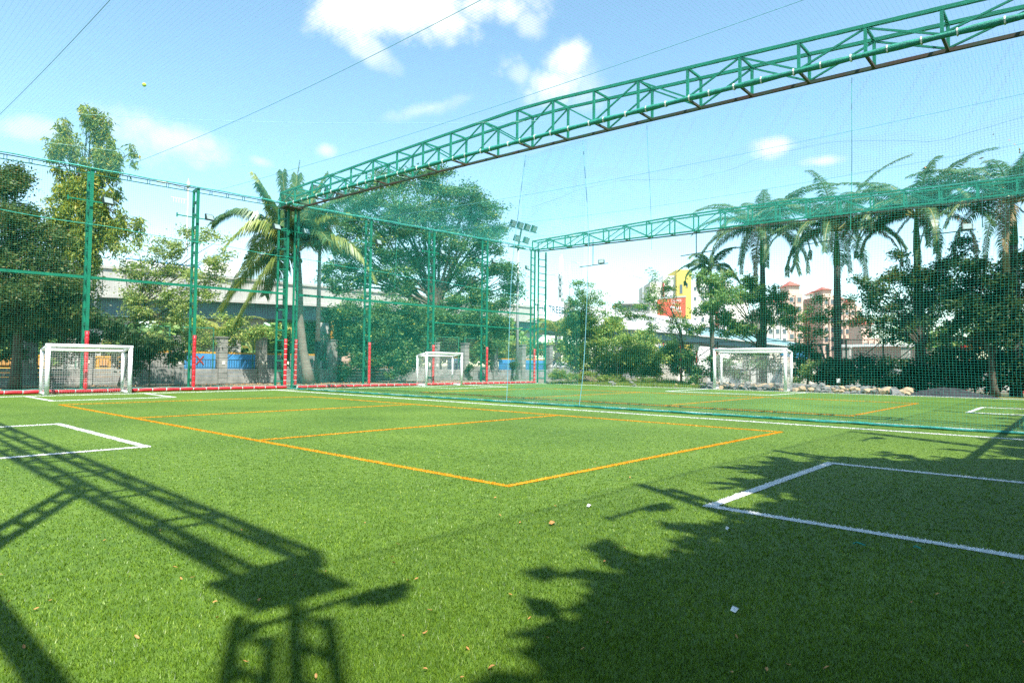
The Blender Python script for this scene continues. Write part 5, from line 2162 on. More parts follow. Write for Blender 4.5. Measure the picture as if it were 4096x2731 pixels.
# 4 creepers over the screen left of the corner column
d = dv(960, 1400, -10.0)
B = [blob(*q, d) for q in ((830, 1300, 60, 50), (900, 1290, 60, 45), (860, 1370, 60, 40), (960, 1310, 50, 40), (1030, 1310, 50, 35), (1080, 1340, 40, 30), (930, 1360, 50, 20), (1000, 1345, 50, 20), (800, 1390, 40, 50))]
tree('creeper', 'yellow green creeper spilling over the chain link left of the corner column', ground(900, d), at_d(900, 1400, d), B, 'leaf_bush', .05, 47, cat='creeper', per_m2=9, per_tuft=14, tr=.32, L=.18)
for px in (820, 890, 1000):
    pass

# far hillside greenery under the flyover
d = 95.0
B = [blob(x, 1360 + random.uniform(-12, 12), 60, random.uniform(64, 88), d + random.uniform(-8, 8)) for x in range(-200, 2040, 42)]
rgf = np.random.default_rng(48)
(Vv, F), T = foliage(B, rgf, per_m2=1.3, per_tuft=12, tr=.9, L=1.0, asp=.7)
o = link_mesh('far_trees', np_mesh('far_trees', Vv, F), M['leaf_neem'])
o['kind'] = 'stuff'
d = 80.0
B = [blob(x, 1395 + random.uniform(-10, 10), 40, random.uniform(28, 44), d + random.uniform(-6, 6)) for x in range(1960, 2330, 36)]
(Vv, F), T = foliage(B, rgf, per_m2=2.2, per_tuft=16, tr=.6, L=.35, asp=.6)
o = link_mesh('far_trees', np_mesh('far_trees', Vv, F), M['leaf_bush'])
o['kind'] = 'stuff'
p = at_d(1310, 1268, 110)
mb = MB()
mb.box((p[0], p[1], p[2] - 3), (7, 6, 5))
t = root('red_roofed_house', 'red roofed house glimpsed under the flyover right of the coconut trunk', 'house', (p[0], p[1], 0))
mb.box((p[0], p[1], (p[2] - 5.5) / 2), (7, 6, max(.5, p[2] - 5.5)))
part('wall', mb, M['pink_wall'], t)
mb = MB()
mb.box((p[0], p[1], p[2]), (9, 8, 1.0))
part('roof', mb, M['red_roof'], t)

# 6 rain tree behind the middle goal
d = dv(1740, 1350, -15.5)
B = [blob(*q, d + o) for q, o in (((1560, 740, 80, 50), 0), ((1660, 730, 90, 55), 0), ((1760, 720, 60, 45), 0), ((1450, 800, 90, 60), 0), ((1600, 820, 130, 60), -1), ((1760, 810, 110, 70), 0),
     ((1880, 790, 80, 60), 0), ((1940, 830, 60, 40), 0), ((1980, 890, 50, 45), 0), ((1880, 900, 100, 70), 0), ((1700, 910, 130, 70), -1), ((1520, 900, 120, 70), 0), ((1400, 900, 60, 60), 0),
     ((1400, 990, 60, 60), 0), ((1520, 1010, 110, 60), -1), ((1660, 1040, 120, 50), 1), ((1840, 1010, 110, 60), 0), ((1960, 980, 60, 50), 0), ((1990, 1080, 70, 50), 0),
     ((2040, 1130, 50, 45), 0), ((1900, 1110, 90, 60), 0), ((1760, 1140, 70, 50), 2), ((1560, 1120, 110, 60), -1), ((1420, 1080, 70, 50), 0), ((1330, 1060, 40, 40), 0), ((1310, 1110, 30, 30), 0),
     ((1980, 1200, 90, 50), 0), ((1840, 1220, 90, 50), 0), ((1380, 1150, 60, 45), 0), ((1330, 960, 40, 40), 0))]
tree('rain_tree', 'large spreading rain tree with yellowing leaves behind the corner of the fence', ground(1750, d), at_d(1745, 1190, d), B, 'leaf_rain', .42, 49, per_m2=6.5, per_tuft=17, tr=.50, L=.25, asp=.45, flat=.6, shell=.6, twigs=6)
# understory in front of the wall
d = dv(1500, 1450, -8.5)
B = [blob(*q, d) for q in ((1380, 1250, 70, 60), (1470, 1230, 80, 60), (1560, 1270, 80, 60), (1400, 1340, 80, 60), (1480, 1360, 80, 70), (1570, 1380, 80, 80), (1650, 1330, 70, 70), (1400, 1420, 60, 50),
     (1480, 1450, 70, 45), (1570, 1470, 60, 40), (1640, 1440, 50, 60), (1700, 1270, 60, 50), (1620, 1230, 60, 45), (1340, 1290, 40, 50), (1360, 1480, 40, 40))]
tree('roadside_thicket', 'dark leafy thicket covering the wall between the coconut palm and the middle goal', ground(1500, d), at_d(1500, 1400, d), B, 'leaf_rain', .09, 50, cat='thicket', per_m2=9, per_tuft=18, tr=.40, L=.22, asp=.42)
d = dv(1850, 1450, -12.5)
B = [blob(*q, d) for q in ((1760, 1260, 60, 60), (1830, 1280, 70, 50), (1910, 1270, 70, 60), (1980, 1270, 60, 60), (1880, 1350, 80, 45), (1780, 1350, 60, 50), (2010, 1330, 40, 45), (1960, 1380, 50, 40), (1700, 1370, 50, 60))]
tree('roadside_thicket', 'leafy thicket behind the wall just right of the middle goal', ground(1850, d), at_d(1850, 1380, d), B, 'leaf_rain', .09, 51, cat='thicket', per_m2=7, per_tuft=18, tr=.42, L=.24)
d = dv(1890, 1450, -9.6)
B = [blob(*q, d) for q in ((1880, 1480, 16, 30), (1960, 1430, 18, 50), (1955, 1380, 14, 40), (2060, 1480, 16, 40))]
tree('wall_creeper', 'thin creeper climbing the wall piers right of the middle goal', ground(1890, d), at_d(1890, 1480, d), B, 'leaf_dark', .02, 52, cat='creeper', per_m2=22, per_tuft=12, tr=.2, L=.16)

# 8 light bush behind the far touchline, with a taller slim plant
d = du(2500, 1480, 27.0)
B = [blob(*q, d + o) for q, o in (((2330, 1330, 60, 60), 0), ((2420, 1320, 70, 60), 0), ((2520, 1375, 70, 60), -1), ((2440, 1400, 90, 60), -1), ((2560, 1420, 80, 60), -1), ((2330, 1430, 70, 60), 0),
     ((2640, 1395, 60, 50), 0), ((2710, 1415, 60, 50), 0), ((2640, 1450, 70, 50), 0), ((2420, 1470, 70, 40), 0), ((2500, 1480, 80, 30), 0), ((2740, 1460, 50, 40), 0), ((2270, 1400, 50, 50), 0), ((2290, 1310, 40, 40), 0), ((2580, 1340, 50, 30), 1), ((2460, 1300, 40, 30), 1), ((2570, 1490, 60, 25), 0))]
tree('large_bush', 'big light green bush beyond the far touchline below the white hoarding', ground(2480, d), at_d(2480, 1440, d), B, 'leaf_bush', .08, 53, cat='bush', per_m2=12, per_tuft=18, tr=.36, L=.21, asp=.45)
B = [blob(*q, d - 1) for q in ((2330, 1150, 45, 25), (2300, 1180, 40, 22), (2370, 1185, 50, 25), (2330, 1220, 60, 28), (2380, 1250, 50, 30), (2290, 1260, 50, 30), (2350, 1290, 60, 30), (2250, 1300, 30, 30), (2410, 1210, 25, 16), (2290, 1220, 25, 18), (2310, 1250, 50, 30), (2340, 1200, 40, 24))]
tree('slim_sapling', 'slim feathery sapling rising over the big bush right of the corner column', ground(2300, d - 1), at_d(2320, 1290, d - 1), B, 'leaf_neem', .07, 54, per_m2=13, per_tuft=12, tr=.28, L=.17, asp=.4, flat=.8)
# weeds and palmlets at its foot
d2 = du(2480, 1530, 24.0)
B = [blob(*q, d2) for q in ((2260, 1510, 50, 22), (2330, 1500, 40, 14), (2180 + 60, 1490, 30, 18), (2440, 1515, 50, 14), (2540, 1520, 60, 14), (2640, 1525, 60, 12), (2740, 1530, 50, 14))]
tree('weeds', 'bright weeds on the bank below the big bush', ground(2450, d2), at_d(2450, 1520, d2), B, 'leaf_grass', 0, 55, cat='weeds', per_m2=34, per_tuft=14, tr=.16, L=.20, asp=.2, flat=0)['kind'] = 'stuff'
# 9 leaning tree
d = du(2750, 1470, 26.5)
B = [blob(*q, d) for q in ((2610, 1110, 22, 26), (2660, 1125, 25, 30), (2625, 1160, 40, 25), (2690, 1170, 30, 28), (2590, 1215, 60, 30), (2660, 1230, 50, 30), (2540, 1250, 60, 30), (2700, 1250, 25, 40),
     (2620, 1290, 40, 25), (2480, 1225, 40, 25), (2500, 1270, 40, 25), (2700, 1330, 30, 40), (2600, 1190, 30, 18), (2720, 1290, 20, 40), (2570, 1330, 40, 24))]
tree('leaning_tree', 'thin tree with a leaning trunk in front of the red hoarding', ground(2775, d), at_d(2715, 1300, d), B, 'leaf_neem', .10, 56, per_m2=9, per_tuft=13, tr=.26, L=.17, asp=.4, flat=.7, twigs=4)
# 10 light trees in front of the first royal palm
d = du(2950, 1450, 26.0)
B = [blob(*q, d + o) for q, o in (((2810, 1110, 50, 30), 0), ((2880, 1120, 70, 35), 0), ((2960, 1130, 60, 35), 0), ((3030, 1130, 40, 35), 0), ((2840, 1180, 70, 40), 0), ((2930, 1200, 70, 45), -1), ((3010, 1210, 70, 40), 0),
     ((3090, 1180, 60, 35), 0), ((3140, 1200, 40, 40), 0), ((2880, 1260, 60, 40), 0), ((2960, 1280, 70, 40), 0), ((3060, 1270, 60, 40), 0), ((3130, 1260, 40, 40), 0), ((2920, 1330, 50, 35), 0), ((3000, 1330, 50, 30), 0), ((2790, 1220, 50, 40), 0), ((2780, 1300, 40, 40), 0))]
tree('neem_tree', 'light green spreading tree behind the right goal in front of the first royal palm', ground(3040, d), at_d(3035, 1330, d), B, 'leaf_neem', .14, 57, per_m2=13, per_tuft=15, tr=.32, L=.19, asp=.42, flat=.7, twigs=4)
d = du(3230, 1450, 27.0)
B = [blob(*q, d) for q in ((3190, 1240, 50, 35), (3260, 1220, 50, 35), (3230, 1290, 70, 30), (3300, 1260, 40, 30), (3200, 1330, 50, 25), (3280, 1330, 40, 25), (3180, 1290, 40, 30), (3380, 1210, 40, 24), (3350, 1240, 30, 20))]
tree('neem_tree', 'small airy tree in front of the pink tower, left of the middle royal palm', ground(3228, d), at_d(3232, 1370, d), B, 'leaf_neem', .07, 58, per_m2=11, per_tuft=13, tr=.30, L=.17, asp=.42, flat=.7, twigs=5)
# creepers on the fence and young shrub right of the right goal
d = du(3200, 1450, 28.6)
B = [blob(*q, d) for q in ((3180, 1420, 30, 40), (3230, 1410, 40, 40), (3260, 1450, 40, 40), (3200, 1480, 40, 40), (3170, 1500, 30, 30), (2980, 1410, 60, 30), (2850, 1430, 60, 40), (2930, 1470, 60, 30), (2830, 1480, 50, 40), (3050, 1450, 60, 35), (2760, 1460, 40, 50), (2780, 1510, 40, 25), (2990, 1500, 60, 20))]
tree('fence_creeper', 'leafy creeper over the site fence behind the right goal', ground(3000, d), at_d(3000, 1480, d), B, 'leaf_rain', .05, 59, cat='creeper', per_m2=9, per_tuft=16, tr=.33, L=.19)
d = du(3230, 1500, 24.6)
B = [blob(*q, d) for q in ((3230, 1480, 22, 20), (3250, 1455, 16, 16), (3210, 1500, 24, 18), (3245, 1510, 26, 18), (3200, 1525, 20, 12))]
tree('young_shrub', 'young yellow green shrub just right of the right goal', ground(3230, d), at_d(3230, 1500, d), B, 'leaf_pale', .03, 60, cat='shrub', per_m2=16, per_tuft=12, tr=.22, L=.17, asp=.6)
# 11 round headed tree at the right with open branches
d = du(3600, 1450, 25.0)
B = [blob(*q, d + o) for q, o in (((3440, 1130, 45, 30), 0), ((3500, 1160, 50, 40), 0), ((3560, 1110, 60, 40), 0), ((3620, 1100, 50, 40), 0), ((3680, 1080, 60, 50), 0), ((3750, 1060, 60, 50), 0), ((3640, 1160, 70, 40), 0), ((3720, 1150, 70, 50), 0),
     ((3470, 1200, 30, 40), 0), ((3430, 1290, 50, 24), 0), ((3500, 1270, 50, 35), 0), ((3560, 1300, 60, 35), 0), ((3500, 1330, 40, 28), 0), ((3620, 1280, 60, 50), 1), ((3700, 1260, 60, 60), 1), ((3600, 1350, 60, 30), 1), ((3790, 1150, 50, 50), 0), ((3800, 1010, 50, 40), 0), ((3840, 990, 50, 36), 0), ((3660, 1220, 80, 60), 1), ((3740, 1220, 80, 60), 1), ((3560, 1220, 60, 40), 0), ((3600, 1040, 40, 30), 0), ((3700, 1340, 80, 40), 1), ((3500, 1220, 40, 40), 0))]
tree('broad_tree', 'dark green tree with open branches right of the middle royal palm', ground(3690, d), at_d(3680, 1330, d), B, 'leaf_olive', .17, 61, per_m2=10, per_tuft=17, tr=.32, L=.19, asp=.4, flat=.6, twigs=5)
# 12 dense tree at the right edge, shade put into a darker leaf colour
d = du(3950, 1450, 24.0)
B = [blob(*q, d + o) for q, o in (((3860, 1060, 80, 60), 0), ((3900, 1160, 90, 70), 0), ((3990, 1120, 70, 60), 0), ((3830, 1240, 80, 60), 0), ((3930, 1270, 90, 60), 0), ((4020, 1240, 80, 80), 0), ((4090, 1150, 60, 70), 1), ((4100, 1320, 70, 70), 0),
     ((3780, 1330, 70, 50), 0), ((3980, 1350, 60, 40), 0), ((4040, 1050, 40, 30), 0), ((4150, 1000, 50, 80), 1), ((3860, 1160, 80, 60), 1), ((3900, 1390, 80, 40), 2), ((4050, 1400, 80, 50), 2), ((3760, 1400, 60, 40), 2), ((4090, 1060, 50, 60), 1), ((3950, 1200, 90, 70), 2), ((4060, 1320, 60, 60), 2))]
tree('broad_tree', 'dense tree, leaves coloured dark for shade, at the right edge before the last royal palm', ground(3980, d), at_d(3970, 1380, d), B, 'leaf_dark', .2, 62, per_m2=11, per_tuft=17, tr=.36, L=.2, asp=.4, twigs=4)
# 13 hedge along the back of the site
d = du(3700, 1480, 25.2)
B = []
for x in range(3290, 4180, 48):
    B.append(blob(x, 1478 + random.uniform(-8, 8) - max(0, x - 3600) * .06, 44, random.uniform(36, 46) + max(0, x - 3600) * .04, du(x, 1480, 25.2), 1.0))
    B.append(blob(x + 20, 1525, 44, 30, du(x, 1500, 24.9), .9))
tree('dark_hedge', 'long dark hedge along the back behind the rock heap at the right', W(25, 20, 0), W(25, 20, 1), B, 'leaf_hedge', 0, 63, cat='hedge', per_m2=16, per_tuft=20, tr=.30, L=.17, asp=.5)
# back row closing the gaps under the right trees
B = []
for x in range(3640, 4200, 60):
    B.append(blob(x, 1330 + random.uniform(-30, 30), 60, 60, du(x, 1400, 34)))
tree('back_trees', 'sunlit trees far behind the yellow railing at the right edge', ground(3900, 60), at_d(3900, 1400, 60), B, 'leaf_neem', .15, 64, cat='trees', per_m2=3, per_tuft=16, tr=.5, L=.3)
# grass on the bank
rg = np.random.default_rng(71)
n = 42000
P = np.stack([rg.uniform(21.3, 29, n), -rg.uniform(1, 13.5, n), np.zeros(n)], 1)
P[:, 0] += rg.normal(0, .2, n)
keep = (np.sin(P[:, 0] * 1.9 + P[:, 1] * .7) + np.sin(P[:, 1] * 2.3) + rg.normal(0, .7, n)) > -.5
P = P[keep]
Vv, F = blades(P, rg.uniform(.08, .30, len(P)), rg.uniform(.02, .05, len(P)), rg, .7)
o = link_mesh('wild_grass', np_mesh('wild_grass', Vv, F), M['leaf_grass'])
o['kind'] = 'stuff'
# dry leaf litter along the foot of the wall
n = 9000
P = np.stack([rg.uniform(-17, 21, n), -(-rg.uniform(.5, 9.8, n)), np.full(n, -.03)], 1)
Vv, F = leaf_geo(P, .12, .5, rg, 0, 2.5)
Vv[:, 2] = np.clip(Vv[:, 2], -.04, .03)
o = link_mesh('leaf_litter', np_mesh('leaf_litter', Vv, F), M['dry_leaf'])
o['kind'] = 'stuff'


# ------------------------------------------------------------------ palms
def frond(pts, ll, nl, rg, droop, width=.045, vee=.35, keep=1.0):
    """feather leaf along a curved midrib given as points"""
    pts = np.array(pts)
    seg = np.linalg.norm(np.diff(pts, axis=0), axis=1)
    cum = np.concatenate([[0], np.cumsum(seg)])
    L = cum[-1]
    ss = np.linspace(.12, 1.0, nl) * L
    Vv, F = [], []
    for i, s in enumerate(ss):
        p = np.array([np.interp(s, cum, pts[:, k]) for k in range(3)])
        q = np.array([np.interp(min(s + .05 * L, L), cum, pts[:, k]) for k in range(3)])
        q0 = np.array([np.interp(max(s - .05 * L, 0), cum, pts[:, k]) for k in range(3)])
        t = q - q0
        t /= np.linalg.norm(t) + 1e-9
        side = np.cross(t, [0, 0, 1.0])
        if np.linalg.norm(side) < .1:
            side = np.cross(t, FH)
        side /= np.linalg.norm(side)
        f = s / L
        l0 = ll * (math.sin(min(1, f * 1.15 + .18) * math.pi * .93) ** .6 if f < .98 else .35)
        for sg in (-1, 1):
            if rg.uniform() > keep:
                continue
            l = l0 * rg.uniform(.85, 1.1)
            d1 = side * sg + t * (.35 + .6 * f) + np.array([0, 0, vee + rg.normal(0, .12)])
            d1 /= np.linalg.norm(d1)
            m = p + d1 * l * .45
            d2 = d1 * 1.0 + np.array([0, 0, -droop * rg.uniform(.6, 1.3)])
            d2 /= np.linalg.norm(d2)
            e = m + d2 * l * .55
            w = t * width * .5
            k = len(Vv)
            Vv += [p - w * .6, p + w * .6, m + w, m - w, e]
            F += [(k, k + 1, k + 2, k + 3), (k + 3, k + 2, k + 4, k + 4)]
    return Vv, F


def add_frond(t, pts, ll, nl, rg, droop, m, rr=.035, **kw):
    Vv, F = frond(pts, ll, nl, rg, droop, **kw)
    g = ORG[t.name]
    me = bpy.data.meshes.new('frond')
    me.from_pydata([(v[0] - g.x, v[1] - g.y, v[2] - g.z) for v in Vv], [], [f if len(set(f)) == 4 else f[:3] for f in F])
    o = link_mesh('frond', me, M[m], t)
    mb = MB()
    n = len(pts)
    mb.tube(pts, [rr * (1 - .85 * i / (n - 1)) for i in range(n)], 5, False)
    part('midrib', mb, M['rachis'], o)
    return o


def arc(c, az, up0, L, fall, n=9):
    """midrib leaving c at elevation up0, bending down by fall over its length"""
    pts = [np.array(c, float)]
    st = L / (n - 1)
    for i in range(1, n):
        s = i / (n - 1)
        el = up0 - fall * s ** 1.2
        h = math.cos(el)
        pts.append(pts[-1] + st * np.array([math.cos(az) * h, math.sin(az) * h, math.sin(el)]))
    return pts


def royal(label, px, py, d, seed, nf=17, L=5.8, r=.26, sc=1.0, pbase=None):
    rg = np.random.default_rng(seed)
    c = at_d(px, py, d)
    b = ground(pbase if pbase else px, d)
    t = root('royal_palm', label, 'palm tree', b, 'royal palms behind the far touchline')
    mb = MB()
    H = c[2]
    hs = [0, .04, .25, .5, .72, .78]
    rs = [1.25, 1.1, 1.0, 1.08, .85, .8]
    mb.tube([b + (c - b) * s for s in hs], [r * q for q in rs], 12)
    part('trunk', mb, M['bark_royal'], t, smooth=True)
    mb = MB()
    mb.tube([b + (c - b) * s for s in (.78, .80, .88, .96, 1.0)], [r * q for q in (.8, .92, .8, .55, .4)], 10)
    part('crownshaft', mb, M['shaft'], t, smooth=True)
    for i in range(2, nf):
        az = 2.399 * i + rg.uniform(-.35, .35)
        q = i / (nf - 1)
        up0 = R(76 - 62 * q + rg.uniform(-8, 8))
        fall = R(64 + 58 * q + rg.uniform(-16, 16)) if i > 1 else R(30)
        l = L * rg.uniform(.8, 1.1) * (1.0 if i > 1 else .32)
        add_frond(t, arc(c, az, up0, l, fall), rg.uniform(.8, 1.0) * sc, 104, rg, .8 + .6 * q, 'frond_dry' if i == nf - 1 else 'frond_royal', .045 * sc, vee=.12, width=.062)
    # unopened spear
    mb = MB()
    mb.tube([c, c + np.array([.03, .02, .8 * sc]), c + np.array([.05, .03, 1.7 * sc])], [.05, .035, .006], 5)
    part('spear', mb, M['shaft'], t)
    return t


royal('first tall royal palm, behind the right goal in front of the cream wing', 3048, 925, du(3050, 1400, 28.5), 81, 30, 6.0, .21, pbase=3056)
royal('middle royal palm with a clear trunk right of the right goal', 3346, 925, du(3350, 1450, 28.0), 82, 32, 6.1, .23, pbase=3352)
royal('third royal palm rising behind the open branched tree', 3664, 865, du(3680, 1450, 27.0), 83, 29, 5.7, .22, pbase=3680)
royal('last royal palm cut by the right edge', 4050, 815, du(4060, 1450, 26.0), 84, 31, 6.2, .25, pbase=4062)
royal('short young royal palm in front of the yellow building', 2842, 1075, du(2850, 1450, 28.0), 85, 12, 3.2, .16, .8, pbase=2852)

# coconut palm by the corner column: fronds follow the arcs seen in the photograph
d = dv(1200, 1300, -7.5)
c = at_d(1188, 1010, d)
b = ground(1238, d)
t = root('coconut_palm', 'coconut palm with long ragged fronds behind the corner column', 'palm tree', b)
mb = MB()
mid = [(1238, 0), (1228, 1480), (1212, 1400), (1200, 1280), (1196, 1150), (1190, 1010)]
mb.tube([b] + [at_d(x, y, d) for x, y in mid[1:]], [.46, .34, .28, .25, .24, .20], 12)
part('trunk', mb, M['bark_grey'], t, smooth=True)
rg = np.random.default_rng(90)
FR = [  # end point and bulge of each frond in the photograph, depth lean, material
    ((1195, 660), (1180, 820), .3, 'd'), ((1130, 690), (1150, 850), -.4, 'd'), ((1020, 700), (1110, 850), .2, 'y'), ((1040, 740), (1115, 870), -1.2, 'd'), ((1300, 700), (1240, 830), .8, 'd'), ((1380, 790), (1270, 860), -.8, 'd'),
    ((850, 895), (1010, 850), 0, 'd'), ((900, 985), (1040, 900), -1.5, 'y'), ((985, 1060), (1070, 950), 1.5, 'y'), ((880, 1240), (1040, 1030), .3, 'y'), ((940, 1290), (1100, 1040), -1.0, 'y'),
    ((1060, 1180), (1130, 1020), 1.3, 'd'), ((1500, 1115), (1360, 960), -.2, 'y'), ((1330, 880), (1260, 900), 1.5, 'd'), ((1310, 960), (1260, 930), -1.6, 'd'), ((1400, 860), (1290, 880), -.5, 'y'),
    ((1220, 880), (1210, 900), -2.5, 'd'), ((1120, 900), (1150, 900), -2.5, 'd'), ((1350, 1010), (1280, 930), 2.0, 'd'), ((1000, 900), (1090, 880), 2.2, 'd'), ((1250, 760), (1220, 840), 1.4, 'y')]
for i, ((ex, ey), (mx, my), lean, cc) in enumerate(FR):
    e = at_d(ex, ey, d + lean * 1.3)
    m = at_d(mx, my, d + lean * .6)
    pts = []
    for s in np.linspace(0, 1, 9):
        pts.append(c * (1 - s) ** 2 + (2 * m - (c + e) / 2) * 2 * s * (1 - s) + e * s ** 2)
    add_frond(t, pts, 2.1, 120, rg, 1.7, 'frond_coco' if cc == 'y' else 'frond_coco_dark', .06, vee=.08, width=.09)
mb = MB()
for k in range(5):
    q = c + np.array([rg.uniform(-.3, .3), rg.uniform(-.3, .3), -.45 + rg.uniform(-.15, .1)])
    mb.tube([q + np.array([0, 0, .13]), q + np.array([0, 0, .08]), q, q + np.array([0, 0, -.1]), q + np.array([0, 0, -.14])], [.02, .1, .13, .08, .02], 8)
part('coconuts', mb, M['frond_coco_dark'], t)
# small palms: one by the bush, one under the flyover
for (px, py, d, L, lab, sd_) in ((2470, 1450, du(2470, 1480, 25.0), 1.5, 'small yellowing palm at the foot of the big bush', 91), (2225, 1330, 75.0, 4.5, 'palm seen under the flyover right of the far corner column', 92),
                                 (900, 1350, 70.0, 5.0, 'pale palm under the flyover left of the coconut palm', 93)):
    rg = np.random.default_rng(sd_)
    c = at_d(px, py, d)
    t = root('small_palm', lab, 'palm tree', (c[0], c[1], 0))
    mb = MB()
    mb.tube([(c[0], c[1], 0), tuple(c)], [.10 * L / 2, .07 * L / 2], 8)
    part('trunk', mb, M['bark_grey'], t)
    for i in range(11):
        add_frond(t, arc(c, 2.4 * i, R(75 - 5 * i), L * rg.uniform(.8, 1.1), R(90)), .3 * L, 24, rg, .7, 'frond_coco', .02 * L, vee=.1, width=.04 * L)

# ------------------------------------------------------------------ trees behind the viewpoint that shade the right of the turf
def shade_blob(px, py, h, r, rz=None):
    s = at_z(px * 1.7415, py * 1.7415, 0)
    k = h / SUN_TO[2]
    return (s + SUN_TO * k, r, r, rz or r * .8)


def shade_tree(label, items, seed, mat_='leaf_dark', trunk=None, **kw):
    B = [shade_blob(*q) for q in items]
    c = np.mean([b[0] for b in B], 0)
    base = np.array([c[0], min(c[1] - .5, -36.5), 0]) if trunk is None else np.array(trunk)
    tree('shade_tree', label, base, (base[0], base[1], 4.5), B, mat_, .25, seed, **kw)


def shade_canopy():
    """crowns of the tree whose shadow edge was traced on the turf"""
    pv = [(1250, 1568), (1290, 1405), (1430, 1375), (1405, 1290), (1580, 1272), (1620, 1222), (1800, 1205), (1745, 1165), (1765, 1062), (2000, 1047), (2352, 1062)]
    poly = [at_z(x * 1.7415, y * 1.7415)[:2] for x, y in pv] + [np.array([8.0, -31.2]), np.array([14.0, -32]), np.array([14.0, -36.0]), np.array([-15.2, -34.5])]
    poly = np.array(poly)
    a, b = poly, np.roll(poly, -1, 0)

    def inside(p):
        c = ((a[:, 1] > p[1]) != (b[:, 1] > p[1])) & (p[0] < (b[:, 0] - a[:, 0]) * (p[1] - a[:, 1]) / (b[:, 1] - a[:, 1] + 1e-12) + a[:, 0])
        return c.sum() % 2 == 1

    def dist(p):
        d = b - a
        t = np.clip(((p - a) * d).sum(1) / ((d * d).sum(1) + 1e-9), 0, 1)
        return np.linalg.norm(a + d * t[:, None] - p, axis=1).min()
    rg = np.random.default_rng(77)
    B = []
    for rad in (0.42, 0.8, 1.3):
        st = rad * 1.15
        for x in np.arange(poly[:, 0].min(), poly[:, 0].max(), st):
            for y in np.arange(poly[:, 1].min(), poly[:, 1].max(), st):
                p = np.array([x, y]) + rg.uniform(-.2, .2, 2) * rad
                if inside(p) and rad * .75 < dist(p) < rad * 2.4 + (9 if rad > 1 else 0) and rg.uniform() > .025:
                    h = rg.uniform(7.2, 9.5) + max(0, -31.0 - p[1]) * -.4 + max(0, p[1] + 30.2) * 1.1
                    B.append((np.array([p[0], p[1], 0]) + SUN_TO * (h / SUN_TO[2]), rad, rad, rad * .8))
    return B


tree('shade_tree', 'dense tree behind the near end fence that shades the right foreground', np.array([-9.0, -36.8, 0]), np.array([-9.0, -36.6, 5.0]), shade_canopy(), 'leaf_dark', .25, 101,
     per_m2=4.0, per_tuft=6, tr=.30, L=.44, asp=.6, twigs=0)

# ------------------------------------------------------------------ small things on the turf and the roof net
rg = np.random.default_rng(121)
LV, LF = leaf_geo(np.zeros((1, 3)), .075, .5, rg, 0, 3)
LM = []
for k in range(5):
    n = 7
    a = np.linspace(0, 1, n)
    w = .018 * np.sin(a * math.pi) ** .7
    zc = .010 + .012 * np.sin(a * math.pi * rg.uniform(.6, 1.6) + rg.uniform(0, 2))
    vv = []
    for i in range(n):
        vv += [(a[i] * .075 - .037, -w[i], zc[i] + .006), (a[i] * .075 - .037, 0, zc[i]), (a[i] * .075 - .037, w[i], zc[i] + .006)]
    ff = []
    for i in range(n - 1):
        ff += [(3 * i, 3 * i + 1, 3 * i + 4, 3 * i + 3), (3 * i + 1, 3 * i + 2, 3 * i + 5, 3 * i + 4)]
    me = bpy.data.meshes.new('fallen_leaf')
    me.from_pydata(vv, [], ff)
    me.materials.append(M['dry_leaf'])
    LM.append(me)
spots = [(8, 2300), (2080, 2090), (1460, 2090), (1180, 2300), (870, 2470), (860, 2410), (700, 2270), (1575, 2250), (1630, 2320), (2190, 2550), (2235, 2530), (2430, 2490), (1700, 2530), (1870, 2595),
         (1720, 2440), (2460, 2190), (2500, 2190), (2700, 2200), (2000, 2060), (1980, 1990), (2380, 1850), (2520, 1910), (200, 2400), (35, 2405), (520, 2305), (1060, 2170), (965, 2120), (640, 2120)]
for i in range(70):
    if i < len(spots):
        p = at_z(*spots[i], 0.012)
    else:
        q = rg.uniform(0, 1) ** .6
        p = at_z(rg.uniform(-100, 4196), 1780 + 950 * q, 0.012)
    o = bpy.data.objects.new('fallen_leaf', LM[i % 5])
    col.objects.link(o)
    o.location = tuple(p)
    o.rotation_euler = (rg.uniform(-.25, .25), rg.uniform(-.25, .25), rg.uniform(0, 6))
    o.scale = (rg.uniform(.24, .44),) * 3
    tags(o, 'small curled brown dry leaf scattered on the artificial turf', 'leaf', 'dry leaves scattered on the turf')
for (px, py, s, lab) in ((2357, 2022, .055, 'white scrap of paper on the sunlit turf left of the lamp shadow'), (2940, 2437, .06, 'white plastic scrap in the shaded right foreground'),
                         (2910, 2113, .04, 'torn white paper near the corner of the right goal box'), (2210, 2090, .07, 'crumpled brown leaf on the sunlit turf in the middle')):
    c = at_z(px, py, 0.02)
    mb = MB()
    mb.v = [(c[0] - s * .5, c[1] - s * .25, .016), (c[0] + s * .1, c[1] - s * .32, .03), (c[0] + s * .5, c[1] - s * .1, .018), (c[0] + s * .42, c[1] + s * .3, .03), (c[0] - s * .1, c[1] + s * .2, .04), (c[0] - s * .45, c[1] + s * .25, .02)]
    mb.f = [(0, 1, 4, 5), (1, 2, 3, 4)]
    solo('dry_leaf' if 'leaf' in lab else 'paper_scrap', mb, M['dry_leaf'] if 'leaf' in lab else M['paper'], lab, 'leaf' if 'leaf' in lab else 'litter', tuple(c))
for (px, py, px2, py2, lab) in ((3412, 2173, 3462, 2180, 'thin teal cord end on the shaded turf below the right goal box'), (3655, 2188, 3685, 2193, 'second shorter teal cord on the shaded turf below the right goal box')):
    a, b = at_z(px, py, .03), at_z(px2, py2, .03)
    mb = MB()
    mb.tube([a, (a + b) / 2 + np.array([.02, .02, .01]), b], .006, 5)
    solo('cord', mb, M['rope_teal'], lab, 'cord', tuple(a))
p = at_z(577, 340, 9.5)
zr = float(roof_fn(np.array(p[0]), np.array(-p[1]))[2])
p = at_z(577, 340, zr + .04)
import bmesh
bm = bmesh.new()
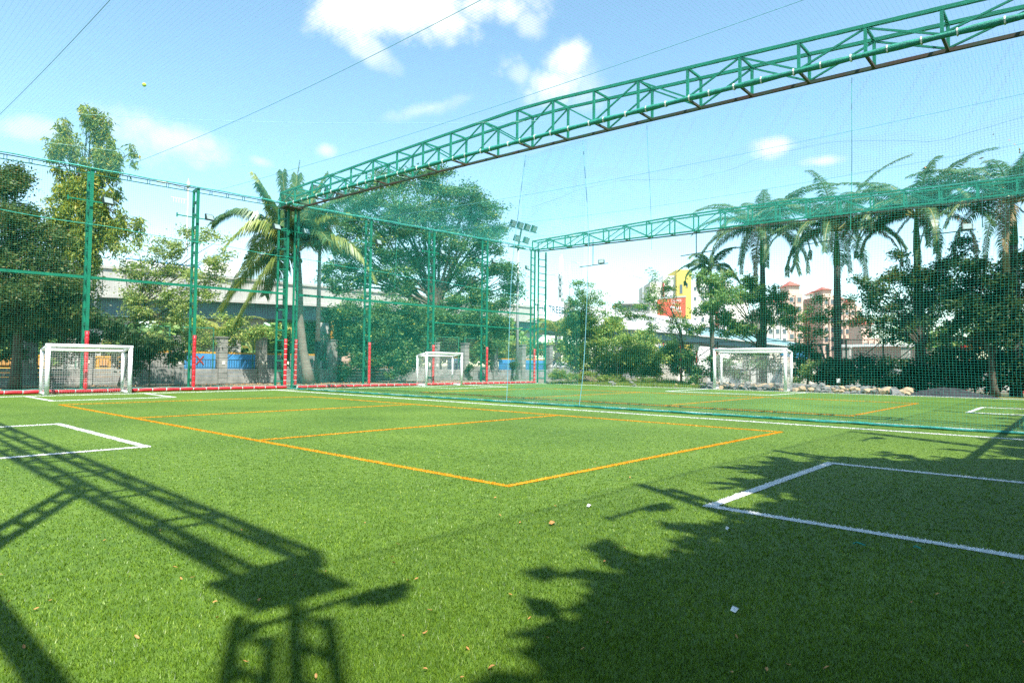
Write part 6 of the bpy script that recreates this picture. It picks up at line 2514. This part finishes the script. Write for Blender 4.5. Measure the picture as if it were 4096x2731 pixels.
bmesh.ops.create_uvsphere(bm, u_segments=20, v_segments=12, radius=.055)
me = bpy.data.meshes.new('tennis_ball')
bm.to_mesh(me)
bm.free()
o = link_mesh('tennis_ball', me, M['ball'], None, tuple(p))
me.polygons.foreach_set('use_smooth', [True] * len(me.polygons))
tags(o, 'yellow green tennis ball caught on the roof net at the upper left', 'ball')
# leaves caught on the roof net at the right
for i, (px, py) in enumerate(((3975, 540), (4035, 565), (4080, 600), (4078, 612), (3928, 635), (3990, 690), (3860, 655), (4060, 580), (3800, 700), (3700, 672), (3880, 700))):
    q = at_z(px, py, 8.9)
    zr = float(roof_fn(np.array(q[0]), np.array(-q[1]))[2])
    q = at_z(px, py, zr + .01)
    o = bpy.data.objects.new('fallen_leaf', LM[i % 5])
    col.objects.link(o)
    o.location = tuple(q)
    o.rotation_euler = (rg.uniform(-.8, .8), rg.uniform(-.8, .8), rg.uniform(0, 6))
    o.scale = (rg.uniform(1.2, 2.2),) * 3
    tags(o, 'dry leaf caught on the roof net at the upper right', 'leaf', 'dry leaves caught on the roof net')


# unseen tall trees added behind the near end fence to block sky light
for i, (u, v, h, w) in enumerate(((-14.5, 42, 17, 4.8), (-8.5, 44, 19, 5.6), (-2, 43, 18, 5.4), (5, 44, 19, 5.6), (12, 43, 17, 5), (19, 42, 14, 4.6), (-21, 41, 12, 3.5))):
    c = W(u, v, h * .62)
    B = [(c, w * .7, w * .7, h * .28), (c + np.array([w * .45, 0, h * .12]), w * .55, w * .55, h * .2), (c + np.array([-w * .45, -.5, h * .1]), w * .55, w * .55, h * .2),
         (c + np.array([0, 0, h * .22]), w * .5, w * .5, h * .18), (c + np.array([w * .3, .8, -h * .22]), w * .5, w * .5, h * .16), (c + np.array([-w * .35, .8, -h * .2]), w * .5, w * .5, h * .16),
         (W(u + 1, v - 2.5, 2.2), w * .75, 1.4, 2.2), (W(u - 1.5, v - 2, 4.5), w * .7, 1.4, 2.4)]
    tree('shade_tree', 'unseen tree added to block sky light, %s of the row behind the near end fence' % ('first', 'second', 'third', 'fourth', 'fifth', 'sixth', 'seventh')[i], W(u, v, 0), W(u, v, h * .4), B, 'leaf_dark', .3, 140 + i,
         per_m2=2.6, per_tuft=12, tr=.6, L=.46, asp=.55)
